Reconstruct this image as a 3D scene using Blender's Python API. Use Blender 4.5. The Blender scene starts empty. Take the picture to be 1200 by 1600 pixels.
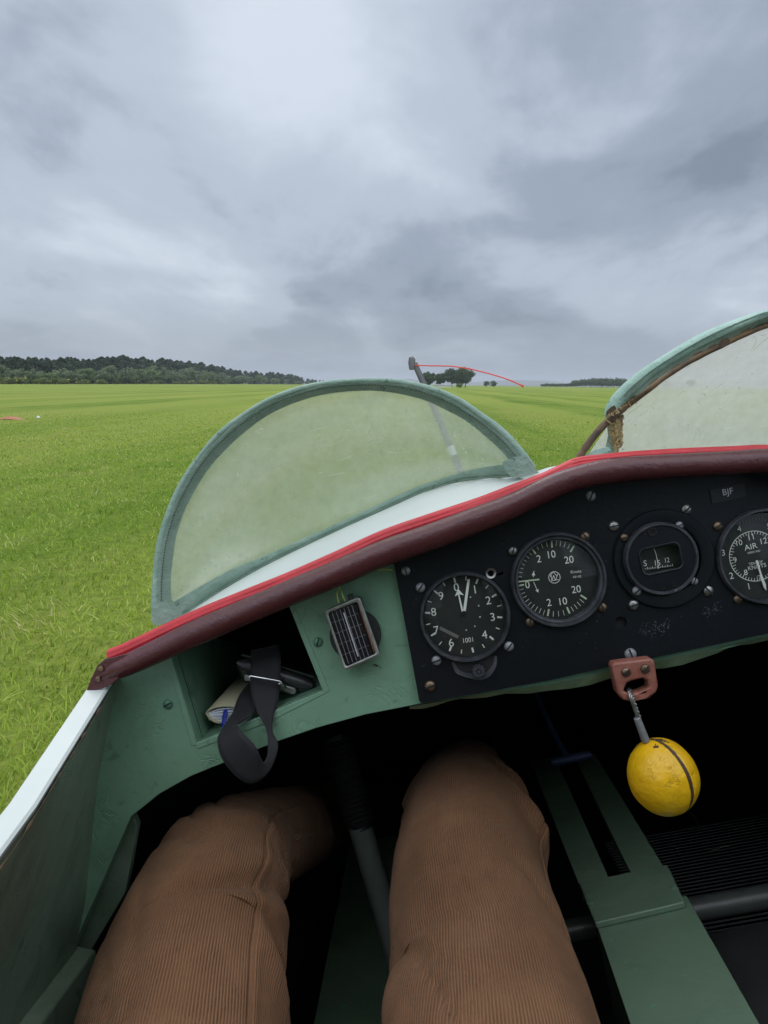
import bpy, bmesh, math, random
import numpy as np
from mathutils import Vector, Matrix, noise
from mathutils.geometry import tessellate_polygon
random.seed(7)
S = bpy.context.scene
COL = S.collection
R = math.radians
# ------------------------------------------------------------------ camera
FPX = 1109.0
H = 1.05
pitch = R(-10.2); roll = R(0.6)
Fv = Vector((0, math.cos(pitch), math.sin(pitch)))
R0 = Vector((1, 0, 0)); U0 = R0.cross(Fv)
Rv = R0*math.cos(roll) + U0*math.sin(roll)
Uv = -R0*math.sin(roll) + U0*math.cos(roll)
CAM = Vector((0, 0, H))
cd = bpy.data.cameras.new('camera'); cam = bpy.data.objects.new('camera', cd); COL.objects.link(cam)
cam.matrix_world = Matrix(((Rv.x, Uv.x, -Fv.x, CAM.x), (Rv.y, Uv.y, -Fv.y, CAM.y), (Rv.z, Uv.z, -Fv.z, CAM.z), (0, 0, 0, 1)))
cd.sensor_fit = 'HORIZONTAL'; cd.sensor_width = 36; cd.lens = 36*FPX/1200
cd.clip_start = 0.02; cd.clip_end = 30000
S.camera = cam
def ray(px, py): return (Fv*FPX + Rv*(px-600) + Uv*(800-py))
# ------------------------------------------------------------------ sky, sun, exposure
S.view_settings.view_transform = 'Standard'; S.view_settings.look = 'None'
S.view_settings.exposure = 0.0; S.view_settings.gamma = 1
SUN_EL, SUN_AZ = R(52), R(-25)         # azimuth from +Y, to the right positive
w = bpy.data.worlds.new('World'); S.world = w; w.use_nodes = True
nt = w.node_tree; nt.nodes.clear()
def N(nt, t, **k):
    n = nt.nodes.new(t)
    for a, b in k.items():
        if a.startswith('i_'):
            key = a[2:]; key = int(key) if key.isdigit() else key.replace('_', ' ')
            n.inputs[key].default_value = b
        else: setattr(n, a, b)
    return n
def MATH(nt, op, a, b=None, clamp=False):
    n = nt.nodes.new('ShaderNodeMath'); n.operation = op; n.use_clamp = clamp
    for i, v in enumerate((a, b)):
        if v is None: continue
        if isinstance(v, (int, float)): n.inputs[i].default_value = v
        else: nt.links.new(v, n.inputs[i])
    return n.outputs[0]
def RAMP(nt, fac, stops, interp='EASE'):
    n = nt.nodes.new('ShaderNodeValToRGB'); n.color_ramp.interpolation = interp
    el = n.color_ramp.elements
    while len(el) < len(stops): el.new(0.5)
    for e, (p, c) in zip(el, stops):
        e.position = p; e.color = (c if isinstance(c, tuple) else (c, c, c)) + (1,) if not (isinstance(c, tuple) and len(c) == 4) else c
    nt.links.new(fac, n.inputs[0]); return n.outputs[0]
def MIX(nt, fac, a, b, mode='MIX'):
    n = nt.nodes.new('ShaderNodeMix'); n.data_type = 'RGBA'; n.blend_type = mode
    for i, v in ((0, fac), (6, a), (7, b)):
        if isinstance(v, (int, float)): n.inputs[i].default_value = v if i == 0 else (v, v, v, 1)
        elif isinstance(v, tuple): n.inputs[i].default_value = v + (1,)
        else: nt.links.new(v, n.inputs[i])
    return n.outputs[2]
tc = N(nt, 'ShaderNodeTexCoord'); sx = N(nt, 'ShaderNodeSeparateXYZ'); nt.links.new(tc.outputs['Generated'], sx.inputs[0])
zc = MATH(nt, 'MAXIMUM', sx.outputs[2], 0.0)
den = MATH(nt, 'ADD', zc, 0.22)
cx = MATH(nt, 'DIVIDE', sx.outputs[0], den); cy = MATH(nt, 'DIVIDE', sx.outputs[1], den)
cmb = N(nt, 'ShaderNodeCombineXYZ'); nt.links.new(cx, cmb.inputs[0]); nt.links.new(cy, cmb.inputs[1])
cmb.inputs[2].default_value = 3.3
def noise_n(nt, vec, scale, detail, rough=0.55, dist=0.0):
    n = N(nt, 'ShaderNodeTexNoise'); n.inputs['Scale'].default_value = scale; n.inputs['Detail'].default_value = detail
    n.inputs['Roughness'].default_value = rough; n.inputs['Distortion'].default_value = dist
    if vec is not None: nt.links.new(vec, n.inputs['Vector'])
    return n.outputs['Fac']
rot = N(nt, 'ShaderNodeMapping'); rot.inputs['Rotation'].default_value = (0, 0, R(8)); rot.inputs['Scale'].default_value = (1.35, 0.85, 1)
nt.links.new(cmb.outputs[0], rot.inputs[0])
n1 = noise_n(nt, rot.outputs[0], 0.95, 9, 0.52, 0.5)
n2 = noise_n(nt, rot.outputs[0], 3.1, 8, 0.6, 0.25)
nn = MATH(nt, 'ADD', MATH(nt, 'MULTIPLY', n1, 0.80), MATH(nt, 'MULTIPLY', n2, 0.20))
def blob(px, py, width):
    d = ray(px, py).normalized()
    dp = N(nt, 'ShaderNodeVectorMath', operation='DOT_PRODUCT'); dp.inputs[1].default_value = d
    nt.links.new(tc.outputs['Generated'], dp.inputs[0])
    a = MATH(nt, 'MULTIPLY', MATH(nt, 'SUBTRACT', dp.outputs['Value'], 1.0), 1/(width*width))
    return MATH(nt, 'EXPONENT', a)
B1 = blob(400, 60, 0.13); B2 = blob(620, 170, 0.16); B3 = blob(270, 432, 0.075); B5 = blob(150, 410, 0.06); B8 = blob(370, 462, 0.05)
B4 = blob(640, 400, 0.15); B6 = blob(60, 60, 0.12); B7 = blob(960, 60, 0.13)
nn = MATH(nt, 'ADD', nn, MATH(nt, 'MULTIPLY', B1, 0.085))
nn = MATH(nt, 'ADD', nn, MATH(nt, 'MULTIPLY', B2, 0.08))
nn = MATH(nt, 'ADD', nn, MATH(nt, 'MULTIPLY', B3, 0.17))
nn = MATH(nt, 'ADD', nn, MATH(nt, 'MULTIPLY', B5, 0.13))
nn = MATH(nt, 'ADD', nn, MATH(nt, 'MULTIPLY', B8, 0.10))
nn = MATH(nt, 'SUBTRACT', nn, MATH(nt, 'MULTIPLY', B4, 0.05))
nn = MATH(nt, 'SUBTRACT', nn, MATH(nt, 'MULTIPLY', B7, 0.05))
clo = RAMP(nt, nn, [(0.34, (0.215, 0.265, 0.34)), (0.45, (0.32, 0.38, 0.47)), (0.57, (0.48, 0.55, 0.65)), (0.76, (0.66, 0.73, 0.83))])
clo = MIX(nt, RAMP(nt, zc, [(0.0, 0.7), (0.04, 0.5), (0.12, 0.0)]), clo, (0.365, 0.42, 0.50))
# an overcast sky is about three times as bright overhead as at the horizon
zb = RAMP(nt, zc, [(0.0, 0.96), (0.12, 1.0), (0.42, 1.05), (0.62, (2.3, 2.15, 1.98)), (1.0, (3.6, 3.3, 2.95))])
cl = MIX(nt, 1.0, clo, zb, 'MULTIPLY')
cl = MIX(nt, 1.0, cl, RAMP(nt, MATH(nt, 'ADD', MATH(nt, 'MULTIPLY', sx.outputs[1], 0.5), 0.5), [(0.15, 1.9), (0.5, 1.15), (0.62, 1.0)]), 'MULTIPLY')   # unseen sky behind the camera brightened to light the aft-facing surfaces
cl = MIX(nt, 1.0, cl, (10., 10., 10.), 'MULTIPLY')
sky = N(nt, 'ShaderNodeTexSky'); sky.sky_type = 'NISHITA'; sky.sun_disc = False
sky.sun_elevation = SUN_EL; sky.sun_rotation = SUN_AZ; sky.altitude = 50; sky.dust_density = 2
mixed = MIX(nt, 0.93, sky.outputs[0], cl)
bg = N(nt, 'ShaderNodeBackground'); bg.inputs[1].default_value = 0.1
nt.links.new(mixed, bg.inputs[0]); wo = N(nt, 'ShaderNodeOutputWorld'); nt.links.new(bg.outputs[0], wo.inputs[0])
sl = bpy.data.lights.new('sun', 'SUN'); sl.energy = 0.8; sl.angle = R(35); sl.color = (1, 0.97, 0.93)
so = bpy.data.objects.new('sun', sl); COL.objects.link(so)
sd = Vector((math.sin(SUN_AZ)*math.cos(SUN_EL), math.cos(SUN_AZ)*math.cos(SUN_EL), math.sin(SUN_EL)))
so.rotation_euler = sd.to_track_quat('Z', 'Y').to_euler(); so.location = (0, 0, 60)
# ------------------------------------------------------------------ materials
def mat(name, base, rough=0.5, metal=0.0, var=None, bump=None, bumps=(), coord='Object', spec=0.5, coat=0.0, sheen=0, speck=None, grime=None):
    """var=(scale, colour2, contrast) mottling; bump=(scale, strength m); speck=(scale, thresh, colour) wear marks"""
    m = bpy.data.materials.new(name); m.use_nodes = True; nt = m.node_tree
    b = nt.nodes['Principled BSDF']; b.inputs['Roughness'].default_value = rough; b.inputs['Metallic'].default_value = metal
    b.inputs['Specular IOR Level'].default_value = spec; b.inputs['Coat Weight'].default_value = coat
    if sheen: b.inputs['Sheen Weight'].default_value = sheen; b.inputs['Sheen Roughness'].default_value = 0.4
    b.inputs['Base Color'].default_value = base + (1,)
    t = N(nt, 'ShaderNodeTexCoord').outputs[coord]
    colr = None
    if var:
        f = noise_n(nt, t, var[0], 6, 0.6, 0.3)
        c = var[2] if len(var) > 2 else 0.5
        f = RAMP(nt, f, [(0.5-c/2, 0.0), (0.5+c/2, 1.0)], 'LINEAR')
        colr = MIX(nt, f, base, var[1])
    if speck:
        f = noise_n(nt, t, speck[0], 4, 0.65, 0.6)
        f = RAMP(nt, f, [(speck[1], 0.0), (speck[1]+0.025, 1.0)], 'LINEAR')
        colr = MIX(nt, f, colr if colr else base, speck[2])
    if grime:
        for (sc, lo, hi, amt, gc) in grime:
            f = RAMP(nt, noise_n(nt, t, sc, 7, 0.68, 0.5), [(lo, 0.0), (hi, amt)], 'LINEAR'); colr = MIX(nt, f, colr if colr else base, gc)
    if colr: nt.links.new(colr, b.inputs['Base Color'])
    prev = None
    for (sc, st, kind) in ([bump + ('n',)] if bump else []) + list(bumps):
        if kind == 'n': h = noise_n(nt, t, sc, 5, 0.6)
        elif kind == 'crack':
            q = noise_n(nt, t, sc*0.55, 3, 0.6, 1.2)
            q = MATH(nt, 'ABSOLUTE', MATH(nt, 'SUBTRACT', q, 0.5))
            h = RAMP(nt, q, [(0.0, 0.0), (0.016, 1.0)], 'LINEAR')
            msk = noise_n(nt, t, sc*0.35, 3, 0.5)
            msk = RAMP(nt, msk, [(0.56, 1.0), (0.60, 0.0)], 'LINEAR')
            h = MATH(nt, 'MAXIMUM', h, msk)
        bp = N(nt, 'ShaderNodeBump'); bp.inputs['Strength'].default_value = 1.0; bp.inputs['Distance'].default_value = st
        nt.links.new(h, bp.inputs['Height'])
        if prev: nt.links.new(prev, bp.inputs['Normal'])
        prev = bp.outputs[0]
    if prev: nt.links.new(prev, b.inputs['Normal'])
    return m
M = {}
M['green'] = mat('green_paint', (0.195, 0.345, 0.235), 0.34, var=(26, (0.165, 0.30, 0.20), 0.5), bumps=((55, 0.0007, 'n'), (75, 0.0003, 'crack')), speck=(80, 0.735, (0.22, 0.34, 0.27)), grime=((9, 0.50, 0.70, 0.5, (0.07, 0.12, 0.08)), (34, 0.60, 0.64, 0.45, (0.075, 0.15, 0.10)), (150, 0.70, 0.72, 0.6, (0.05, 0.06, 0.045))))
M['green_in'] = mat('worn_green_paint', (0.20, 0.27, 0.195), 0.33, var=(16, (0.16, 0.22, 0.16), 0.5), bumps=((45, 0.0010, 'n'), (60, 0.0004, 'crack')), speck=(60, 0.72, (0.12, 0.14, 0.10)), grime=((7, 0.46, 0.68, 0.55, (0.05, 0.07, 0.04)), (30, 0.60, 0.63, 0.5, (0.045, 0.06, 0.04))))
M['board'] = mat('olive_green_paint', (0.155, 0.23, 0.155), 0.25, var=(12, (0.13, 0.20, 0.135), 0.5), bump=(90, 0.0008), speck=(60, 0.675, (0.10, 0.34, 0.21)), grime=((8, 0.48, 0.68, 0.5, (0.07, 0.10, 0.07)), (120, 0.66, 0.70, 0.5, (0.20, 0.24, 0.20))))
M['pale_green'] = mat('pale_green_paint', (0.26, 0.36, 0.24), 0.5, var=(40, (0.12, 0.2, 0.11), 0.4), bumps=((70, 0.0015, 'n'),))
M['white'] = mat('white_paint', (0.60, 0.64, 0.61), 0.38, var=(9, (0.53, 0.575, 0.55), 0.5), bumps=((25, 0.0006, 'n'),), speck=(60, 0.76, (0.3, 0.3, 0.26)))
M['red'] = mat('red_piping', (0.60, 0.03, 0.042), 0.42, var=(60, (0.46, 0.022, 0.03), 0.4), bump=(120, 0.0005), speck=(90, 0.77, (0.2, 0.02, 0.02)))
M['maroon'] = mat('maroon_leather', (0.072, 0.016, 0.019), 0.27, var=(30, (0.095, 0.024, 0.027), 0.6), bumps=((22, 0.0014, 'n'), (110, 0.0007, 'n'), (420, 0.0004, 'n')), speck=(120, 0.72, (0.24, 0.12, 0.10)), grime=((14, 0.5, 0.7, 0.6, (0.05, 0.014, 0.016)), (220, 0.69, 0.71, 0.6, (0.3, 0.18, 0.16))))
M['panel'] = mat('black_panel_paint', (0.0045, 0.0055, 0.0075), 0.45, spec=0.22, var=(14, (0.008, 0.0095, 0.012), 0.5), bump=(220, 0.00025), speck=(85, 0.745, (0.10, 0.10, 0.11)))
M['bezel'] = mat('black_bezel', (0.02, 0.022, 0.026), 0.32, var=(90, (0.07, 0.07, 0.08), 0.4), bump=(200, 0.0004), speck=(190, 0.68, (0.22, 0.22, 0.22)))
M['face'] = mat('dial_face', (0.010, 0.012, 0.012), 0.55, var=(30, (0.02, 0.024, 0.02), 0.5))
M['mark'] = mat('dial_marking', (0.82, 0.84, 0.74), 0.6)
M['dim'] = mat('dim_marking', (0.16, 0.165, 0.15), 0.6)
M['lume'] = mat('luminous_needle', (0.60, 0.70, 0.50), 0.5)
M['black'] = mat('matt_black', (0.006, 0.006, 0.007), 0.7)
M['steel'] = mat('worn_steel', (0.38, 0.38, 0.37), 0.38, 0.9, var=(160, (0.18, 0.17, 0.15), 0.5), bump=(300, 0.0003))
M['brass'] = mat('dull_brass', (0.24, 0.17, 0.11), 0.42, 0.8, var=(160, (0.10, 0.07, 0.05), 0.5), bump=(300, 0.0003))
M['grey_alu'] = mat('grey_aluminium', (0.30, 0.31, 0.32), 0.5, 0.4, var=(150, (0.22, 0.23, 0.24), 0.4), bump=(400, 0.0003))
M['chrome'] = mat('chrome', (0.75, 0.75, 0.75), 0.12, 1.0)
M['yellow'] = mat('yellow_paint', (0.90, 0.53, 0.008), 0.36, var=(30, (0.80, 0.44, 0.008), 0.5), speck=(55, 0.68, (0.45, 0.24, 0.02)), grime=((16, 0.5, 0.72, 0.5, (0.5, 0.27, 0.01)), (110, 0.66, 0.69, 0.6, (0.2, 0.11, 0.03))), bumps=((60, 0.0022, 'n'), (110, 0.0007, 'crack')))
M['rustred'] = mat('red_oxide_paint', (0.23, 0.065, 0.045), 0.5, var=(80, (0.33, 0.14, 0.10), 0.5), bump=(90, 0.0012), speck=(140, 0.66, (0.42, 0.26, 0.2)))
M['brown'] = mat('bare_brown', (0.10, 0.055, 0.02), 0.7, var=(90, (0.05, 0.03, 0.02), 0.5), bump=(150, 0.001))
M['rust'] = mat('rusty_tube', (0.06, 0.04, 0.028), 0.65, var=(45, (0.22, 0.13, 0.06), 0.3), bump=(220, 0.0008))
M['webbing'] = mat('black_webbing', (0.009, 0.009, 0.011), 0.75, bumps=((900, 0.0004, 'n'),), sheen=0.08)
M['leather'] = mat('black_leather', (0.022, 0.022, 0.024), 0.30, coat=0.3, bumps=((300, 0.0006, 'n'),))
M['paper'] = mat('white_paper', (0.72, 0.75, 0.82), 0.8)
M['cover'] = mat('cream_cover', (0.52, 0.47, 0.30), 0.6, var=(25, (0.44, 0.40, 0.26), 0.5))
M['blue'] = mat('blue_cord', (0.02, 0.04, 0.40), 0.5)
M['bluetube'] = mat('blue_tube', (0.05, 0.075, 0.17), 0.4, bump=(90, 0.0005))
M['tubegrey'] = mat('grey_green_tube', (0.19, 0.22, 0.19), 0.4, var=(60, (0.15, 0.17, 0.15), 0.5), bump=(90, 0.0004))
M['tubedark'] = mat('dark_painted_tube', (0.07, 0.08, 0.07), 0.4, var=(60, (0.05, 0.055, 0.05), 0.5), bump=(90, 0.0004), speck=(120, 0.7, (0.2, 0.2, 0.18)))
M['rubber'] = mat('black_rubber', (0.016, 0.016, 0.017), 0.6, bump=(200, 0.0004))
M['wire'] = mat('yellow_wire', (0.42, 0.47, 0.08), 0.4)
M['cell'] = mat('solar_cell', (0.010, 0.008, 0.016), 0.16, var=(50, (0.02, 0.012, 0.012), 0.5))
M['grid'] = mat('cell_grid_line', (0.30, 0.28, 0.34), 0.4)
M['foam'] = mat('torn_foam', (0.56, 0.44, 0.21), 0.9, var=(120, (0.16, 0.10, 0.05), 0.35), bump=(140, 0.004))
M['ystring'] = mat('red_wool', (0.72, 0.07, 0.05), 0.8)
M['pitot'] = mat('dull_pitot_metal', (0.10, 0.105, 0.105), 0.5, 0.3, var=(60, (0.16, 0.16, 0.16), 0.5))
M['tape'] = mat('pale_tape', (0.55, 0.57, 0.58), 0.5)
M['bark'] = mat('bark', (0.06, 0.045, 0.035), 0.9)
M['shoe'] = mat('brown_shoe_leather', (0.05, 0.03, 0.02), 0.5)
M['label'] = mat('embossed_tape', (0.005, 0.005, 0.006), 0.6, speck=(300, 0.66, (0.03, 0.03, 0.033)))
M['scuff'] = mat('panel_scuff', (0.15, 0.15, 0.16), 0.6, var=(400, (0.016, 0.019, 0.027), 0.3))
# green vinyl trim of the windscreens
def vinyl(name, base, pale, dark):
    m = mat(name, base, 0.55, var=(45, pale, 0.35), bumps=((240, 0.0012, 'n'), (45, 0.0022, 'n')), speck=(150, 0.64, dark)); return m
M['vinyl'] = vinyl('green_vinyl', (0.20, 0.31, 0.245), (0.30, 0.41, 0.345), (0.12, 0.19, 0.14))
M['vinyl_pale'] = vinyl('faded_green_vinyl', (0.27, 0.43, 0.36), (0.40, 0.56, 0.49), (0.13, 0.26, 0.20))
M['vinyl_dark'] = vinyl('dull_green_vinyl', (0.15, 0.23, 0.175), (0.21, 0.29, 0.23), (0.08, 0.125, 0.085))
M['stain'] = mat('rust_stained_vinyl', (0.36, 0.36, 0.25), 0.7, var=(60, (0.24, 0.12, 0.05), 0.3), bump=(150, 0.001))
M['thread'] = mat('dark_thread', (0.03, 0.05, 0.035), 0.8)
# glass and perspex
def glass(name, tint=(1, 1, 1), refl=0.10):
    m = bpy.data.materials.new(name); m.use_nodes = True; nt = m.node_tree; nt.nodes.clear()
    tr = N(nt, 'ShaderNodeBsdfTransparent'); tr.inputs[0].default_value = tint + (1,)
    gl = N(nt, 'ShaderNodeBsdfGlossy'); gl.inputs['Roughness'].default_value = 0.05
    fr = N(nt, 'ShaderNodeLayerWeight'); fr.inputs[0].default_value = 0.25
    f = MATH(nt, 'MULTIPLY', MATH(nt, 'ADD', fr.outputs['Fresnel'], 0.02), refl*4, True)
    mx = N(nt, 'ShaderNodeMixShader'); nt.links.new(f, mx.inputs[0]); nt.links.new(tr.outputs[0], mx.inputs[1]); nt.links.new(gl.outputs[0], mx.inputs[2])
    o = N(nt, 'ShaderNodeOutputMaterial'); nt.links.new(mx.outputs[0], o.inputs[0]); return m
M['glass'] = glass('instrument_glass')
M['clearplastic'] = glass('clear_plastic', (0.82, 0.82, 0.8), 0.45)
def perspex(name, col, fac, scr=1.0):
    m = bpy.data.materials.new(name); m.use_nodes = True; nt = m.node_tree; nt.nodes.clear()
    t = N(nt, 'ShaderNodeTexCoord').outputs['Object']
    tr = N(nt, 'ShaderNodeBsdfTransparent'); tr.inputs[0].default_value = (0.90, 0.94, 0.86, 1)
    di = N(nt, 'ShaderNodeBsdfDiffuse'); tl = N(nt, 'ShaderNodeBsdfTranslucent')
    di.inputs[0].default_value = col + (1,); tl.inputs[0].default_value = col + (1,)
    ad = N(nt, 'ShaderNodeMixShader'); ad.inputs[0].default_value = 0.5
    nt.links.new(di.outputs[0], ad.inputs[1]); nt.links.new(tl.outputs[0], ad.inputs[2])
    # milky body, denser in patches, with scratches and specks
    a = noise_n(nt, t, 9, 5, 0.6); a = RAMP(nt, a, [(0.3, fac-0.07), (0.7, fac+0.06)], 'LINEAR')
    a = MATH(nt, 'ADD', a, MATH(nt, 'MULTIPLY', MATH(nt, 'SUBTRACT', noise_n(nt, t, 75, 6, 0.7), 0.5), 0.45), True)
    def scratch(rotz, sc, thr, amt):
        mp = N(nt, 'ShaderNodeMapping'); mp.inputs['Rotation'].default_value = (0.3, rotz, rotz); mp.inputs['Scale'].default_value = (1, 14, 14)
        nt.links.new(t, mp.inputs[0])
        s = noise_n(nt, mp.outputs[0], sc, 3, 0.6, 0.8); s = RAMP(nt, s, [(thr, 0.0), (thr+0.05, amt)], 'LINEAR')
        k = noise_n(nt, t, 7, 2); k = RAMP(nt, k, [(0.5, 0.0), (0.62, 1.0)], 'LINEAR')
        return MATH(nt, 'MULTIPLY', s, k)
    for args in ((0.5, 14, 0.66, 0.25*scr), (1.4, 18, 0.68, 0.22*scr), (-0.8, 16, 0.68, 0.2*scr)):
        a = MATH(nt, 'ADD', a, scratch(*args), True)
    sp = noise_n(nt, t, 170, 3, 0.6); sp = RAMP(nt, sp, [(0.70, 0.0), (0.74, 0.3)], 'LINEAR'); a = MATH(nt, 'ADD', a, sp, True)
    mx = N(nt, 'ShaderNodeMixShader'); nt.links.new(a, mx.inputs[0]); nt.links.new(tr.outputs[0], mx.inputs[1]); nt.links.new(ad.outputs[0], mx.inputs[2])
    gl = N(nt, 'ShaderNodeBsdfGlossy'); gl.inputs['Roughness'].default_value = 0.25
    m2 = N(nt, 'ShaderNodeMixShader'); m2.inputs[0].default_value = 0.10
    nt.links.new(mx.outputs[0], m2.inputs[1]); nt.links.new(gl.outputs[0], m2.inputs[2])
    o = N(nt, 'ShaderNodeOutputMaterial'); nt.links.new(m2.outputs[0], o.inputs[0]); return m
M['perspex'] = perspex('hazy_perspex', (0.66, 0.71, 0.61), 0.53, 1.8)
M['perspex2'] = perspex('milky_perspex', (0.80, 0.80, 0.74), 0.74, 2.0)
# corduroy: wales run along the leg, laid out on the cloth's own UVs
def corduroy():
    m = bpy.data.materials.new('brown_corduroy'); m.use_nodes = True; nt = m.node_tree; b = nt.nodes['Principled BSDF']
    uv = N(nt, 'ShaderNodeTexCoord').outputs['UV']; ob = N(nt, 'ShaderNodeTexCoord').outputs['Object']
    s = N(nt, 'ShaderNodeSeparateXYZ'); nt.links.new(uv, s.inputs[0])
    wob = noise_n(nt, ob, 25, 3)
    x = MATH(nt, 'ADD', MATH(nt, 'MULTIPLY', s.outputs[0], 2*math.pi/0.0021), MATH(nt, 'MULTIPLY', wob, 5.0))
    wv = MATH(nt, 'ADD', MATH(nt, 'MULTIPLY', MATH(nt, 'SINE', x), 0.5), 0.5)
    wv = MATH(nt, 'POWER', wv, 0.6)
    rub = RAMP(nt, noise_n(nt, ob, 18, 5, 0.7), [(0.35, 0.25), (0.6, 0.0)], 'LINEAR'); wv = MATH(nt, 'MAXIMUM', wv, MATH(nt, 'MULTIPLY', rub, 2.2))
    n1 = noise_n(nt, ob, 14, 5, 0.6); n2 = noise_n(nt, ob, 700, 3, 0.7)
    f = RAMP(nt, n1, [(0.32, 0.0), (0.68, 1.0)], 'LINEAR')
    c = MIX(nt, f, (0.140, 0.066, 0.031), (0.195, 0.096, 0.047))
    c = MIX(nt, MATH(nt, 'MULTIPLY', MATH(nt, 'SUBTRACT', 1.0, wv), 0.62), c, (0.055, 0.020, 0.009))
    wear = RAMP(nt, noise_n(nt, ob, 5.5, 4, 0.65), [(0.48, 0.0), (0.66, 0.5)], 'LINEAR')
    c = MIX(nt, MATH(nt, 'MULTIPLY', wear, wv), c, (0.27, 0.15, 0.082))
    c = MIX(nt, MATH(nt, 'MULTIPLY', n2, 0.30), c, (0.26, 0.14, 0.08))
    nt.links.new(c, b.inputs['Base Color']); b.inputs['Roughness'].default_value = 0.9
    b.inputs['Specular IOR Level'].default_value = 0.15
    b.inputs['Sheen Weight'].default_value = 0.10; b.inputs['Sheen Roughness'].default_value = 0.45; b.inputs['Sheen Tint'].default_value = (0.9, 0.7, 0.55, 1)
    bp = N(nt, 'ShaderNodeBump'); bp.inputs['Distance'].default_value = 0.0009; nt.links.new(wv, bp.inputs['Height'])
    b2 = N(nt, 'ShaderNodeBump'); b2.inputs['Distance'].default_value = 0.008; nt.links.new(noise_n(nt, ob, 22, 5, 0.55, 0.6), b2.inputs['Height'])
    nt.links.new(b2.outputs[0], bp.inputs['Normal']); nt.links.new(bp.outputs[0], b.inputs['Normal']); return m
M['cord'] = corduroy()
def ribbed(name, base, per, axis=1):
    m = mat(name, base, 0.5); nt = m.node_tree; b = nt.nodes['Principled BSDF']
    t = N(nt, 'ShaderNodeTexCoord').outputs['Object']; s = N(nt, 'ShaderNodeSeparateXYZ'); nt.links.new(t, s.inputs[0])
    h = MATH(nt, 'SINE', MATH(nt, 'MULTIPLY', s.outputs[axis], 2*math.pi/per))
    bp = N(nt, 'ShaderNodeBump'); bp.inputs['Distance'].default_value = 0.003; nt.links.new(h, bp.inputs['Height']); nt.links.new(bp.outputs[0], b.inputs['Normal'])
    return m
M['straw'] = mat('dry_straw', (0.35, 0.32, 0.22), 0.8)
M['mat'] = ribbed('ribbed_rubber', (0.02, 0.02, 0.021), 0.009)
# ------------------------------------------------------------------ glider frame: u right, w forward, v up (metres, eye at 0)
Wg = ray(650, 800).normalized()
a = R(11.5)
Ug = (Rv*math.cos(a) + Uv*math.sin(a)); Ug = (Ug - Wg*Ug.dot(Wg)).normalized()
Vg = Ug.cross(Wg).normalized()
UC = 0.14
def P(px, py, w):
    d = ray(px, py); k = w/d.dot(Wg); return Vector((d.dot(Ug)*k, w, d.dot(Vg)*k))
def PV(px, py, v):
    d = ray(px, py); k = v/d.dot(Vg); return Vector((d.dot(Ug)*k, d.dot(Wg)*k, v))
def PX(n, w): return n*w/FPX       # pixels to metres at depth w
ROTG = Matrix(((Ug.x, Wg.x, Vg.x), (Ug.y, Wg.y, Vg.y), (Ug.z, Wg.z, Vg.z)))
def thing(name, label, cat, base=(0, 0, 0), group=None, glider=True):
    o = bpy.data.objects.new(name, None); COL.objects.link(o); o.empty_display_size = 0.05
    b = Vector(base)
    if glider:
        o.matrix_world = Matrix.Translation(CAM + ROTG @ b) @ ROTG.to_4x4()
    else: o.location = b
    o['label'] = label; o['category'] = cat
    if group: o['group'] = group
    return o, b
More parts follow.
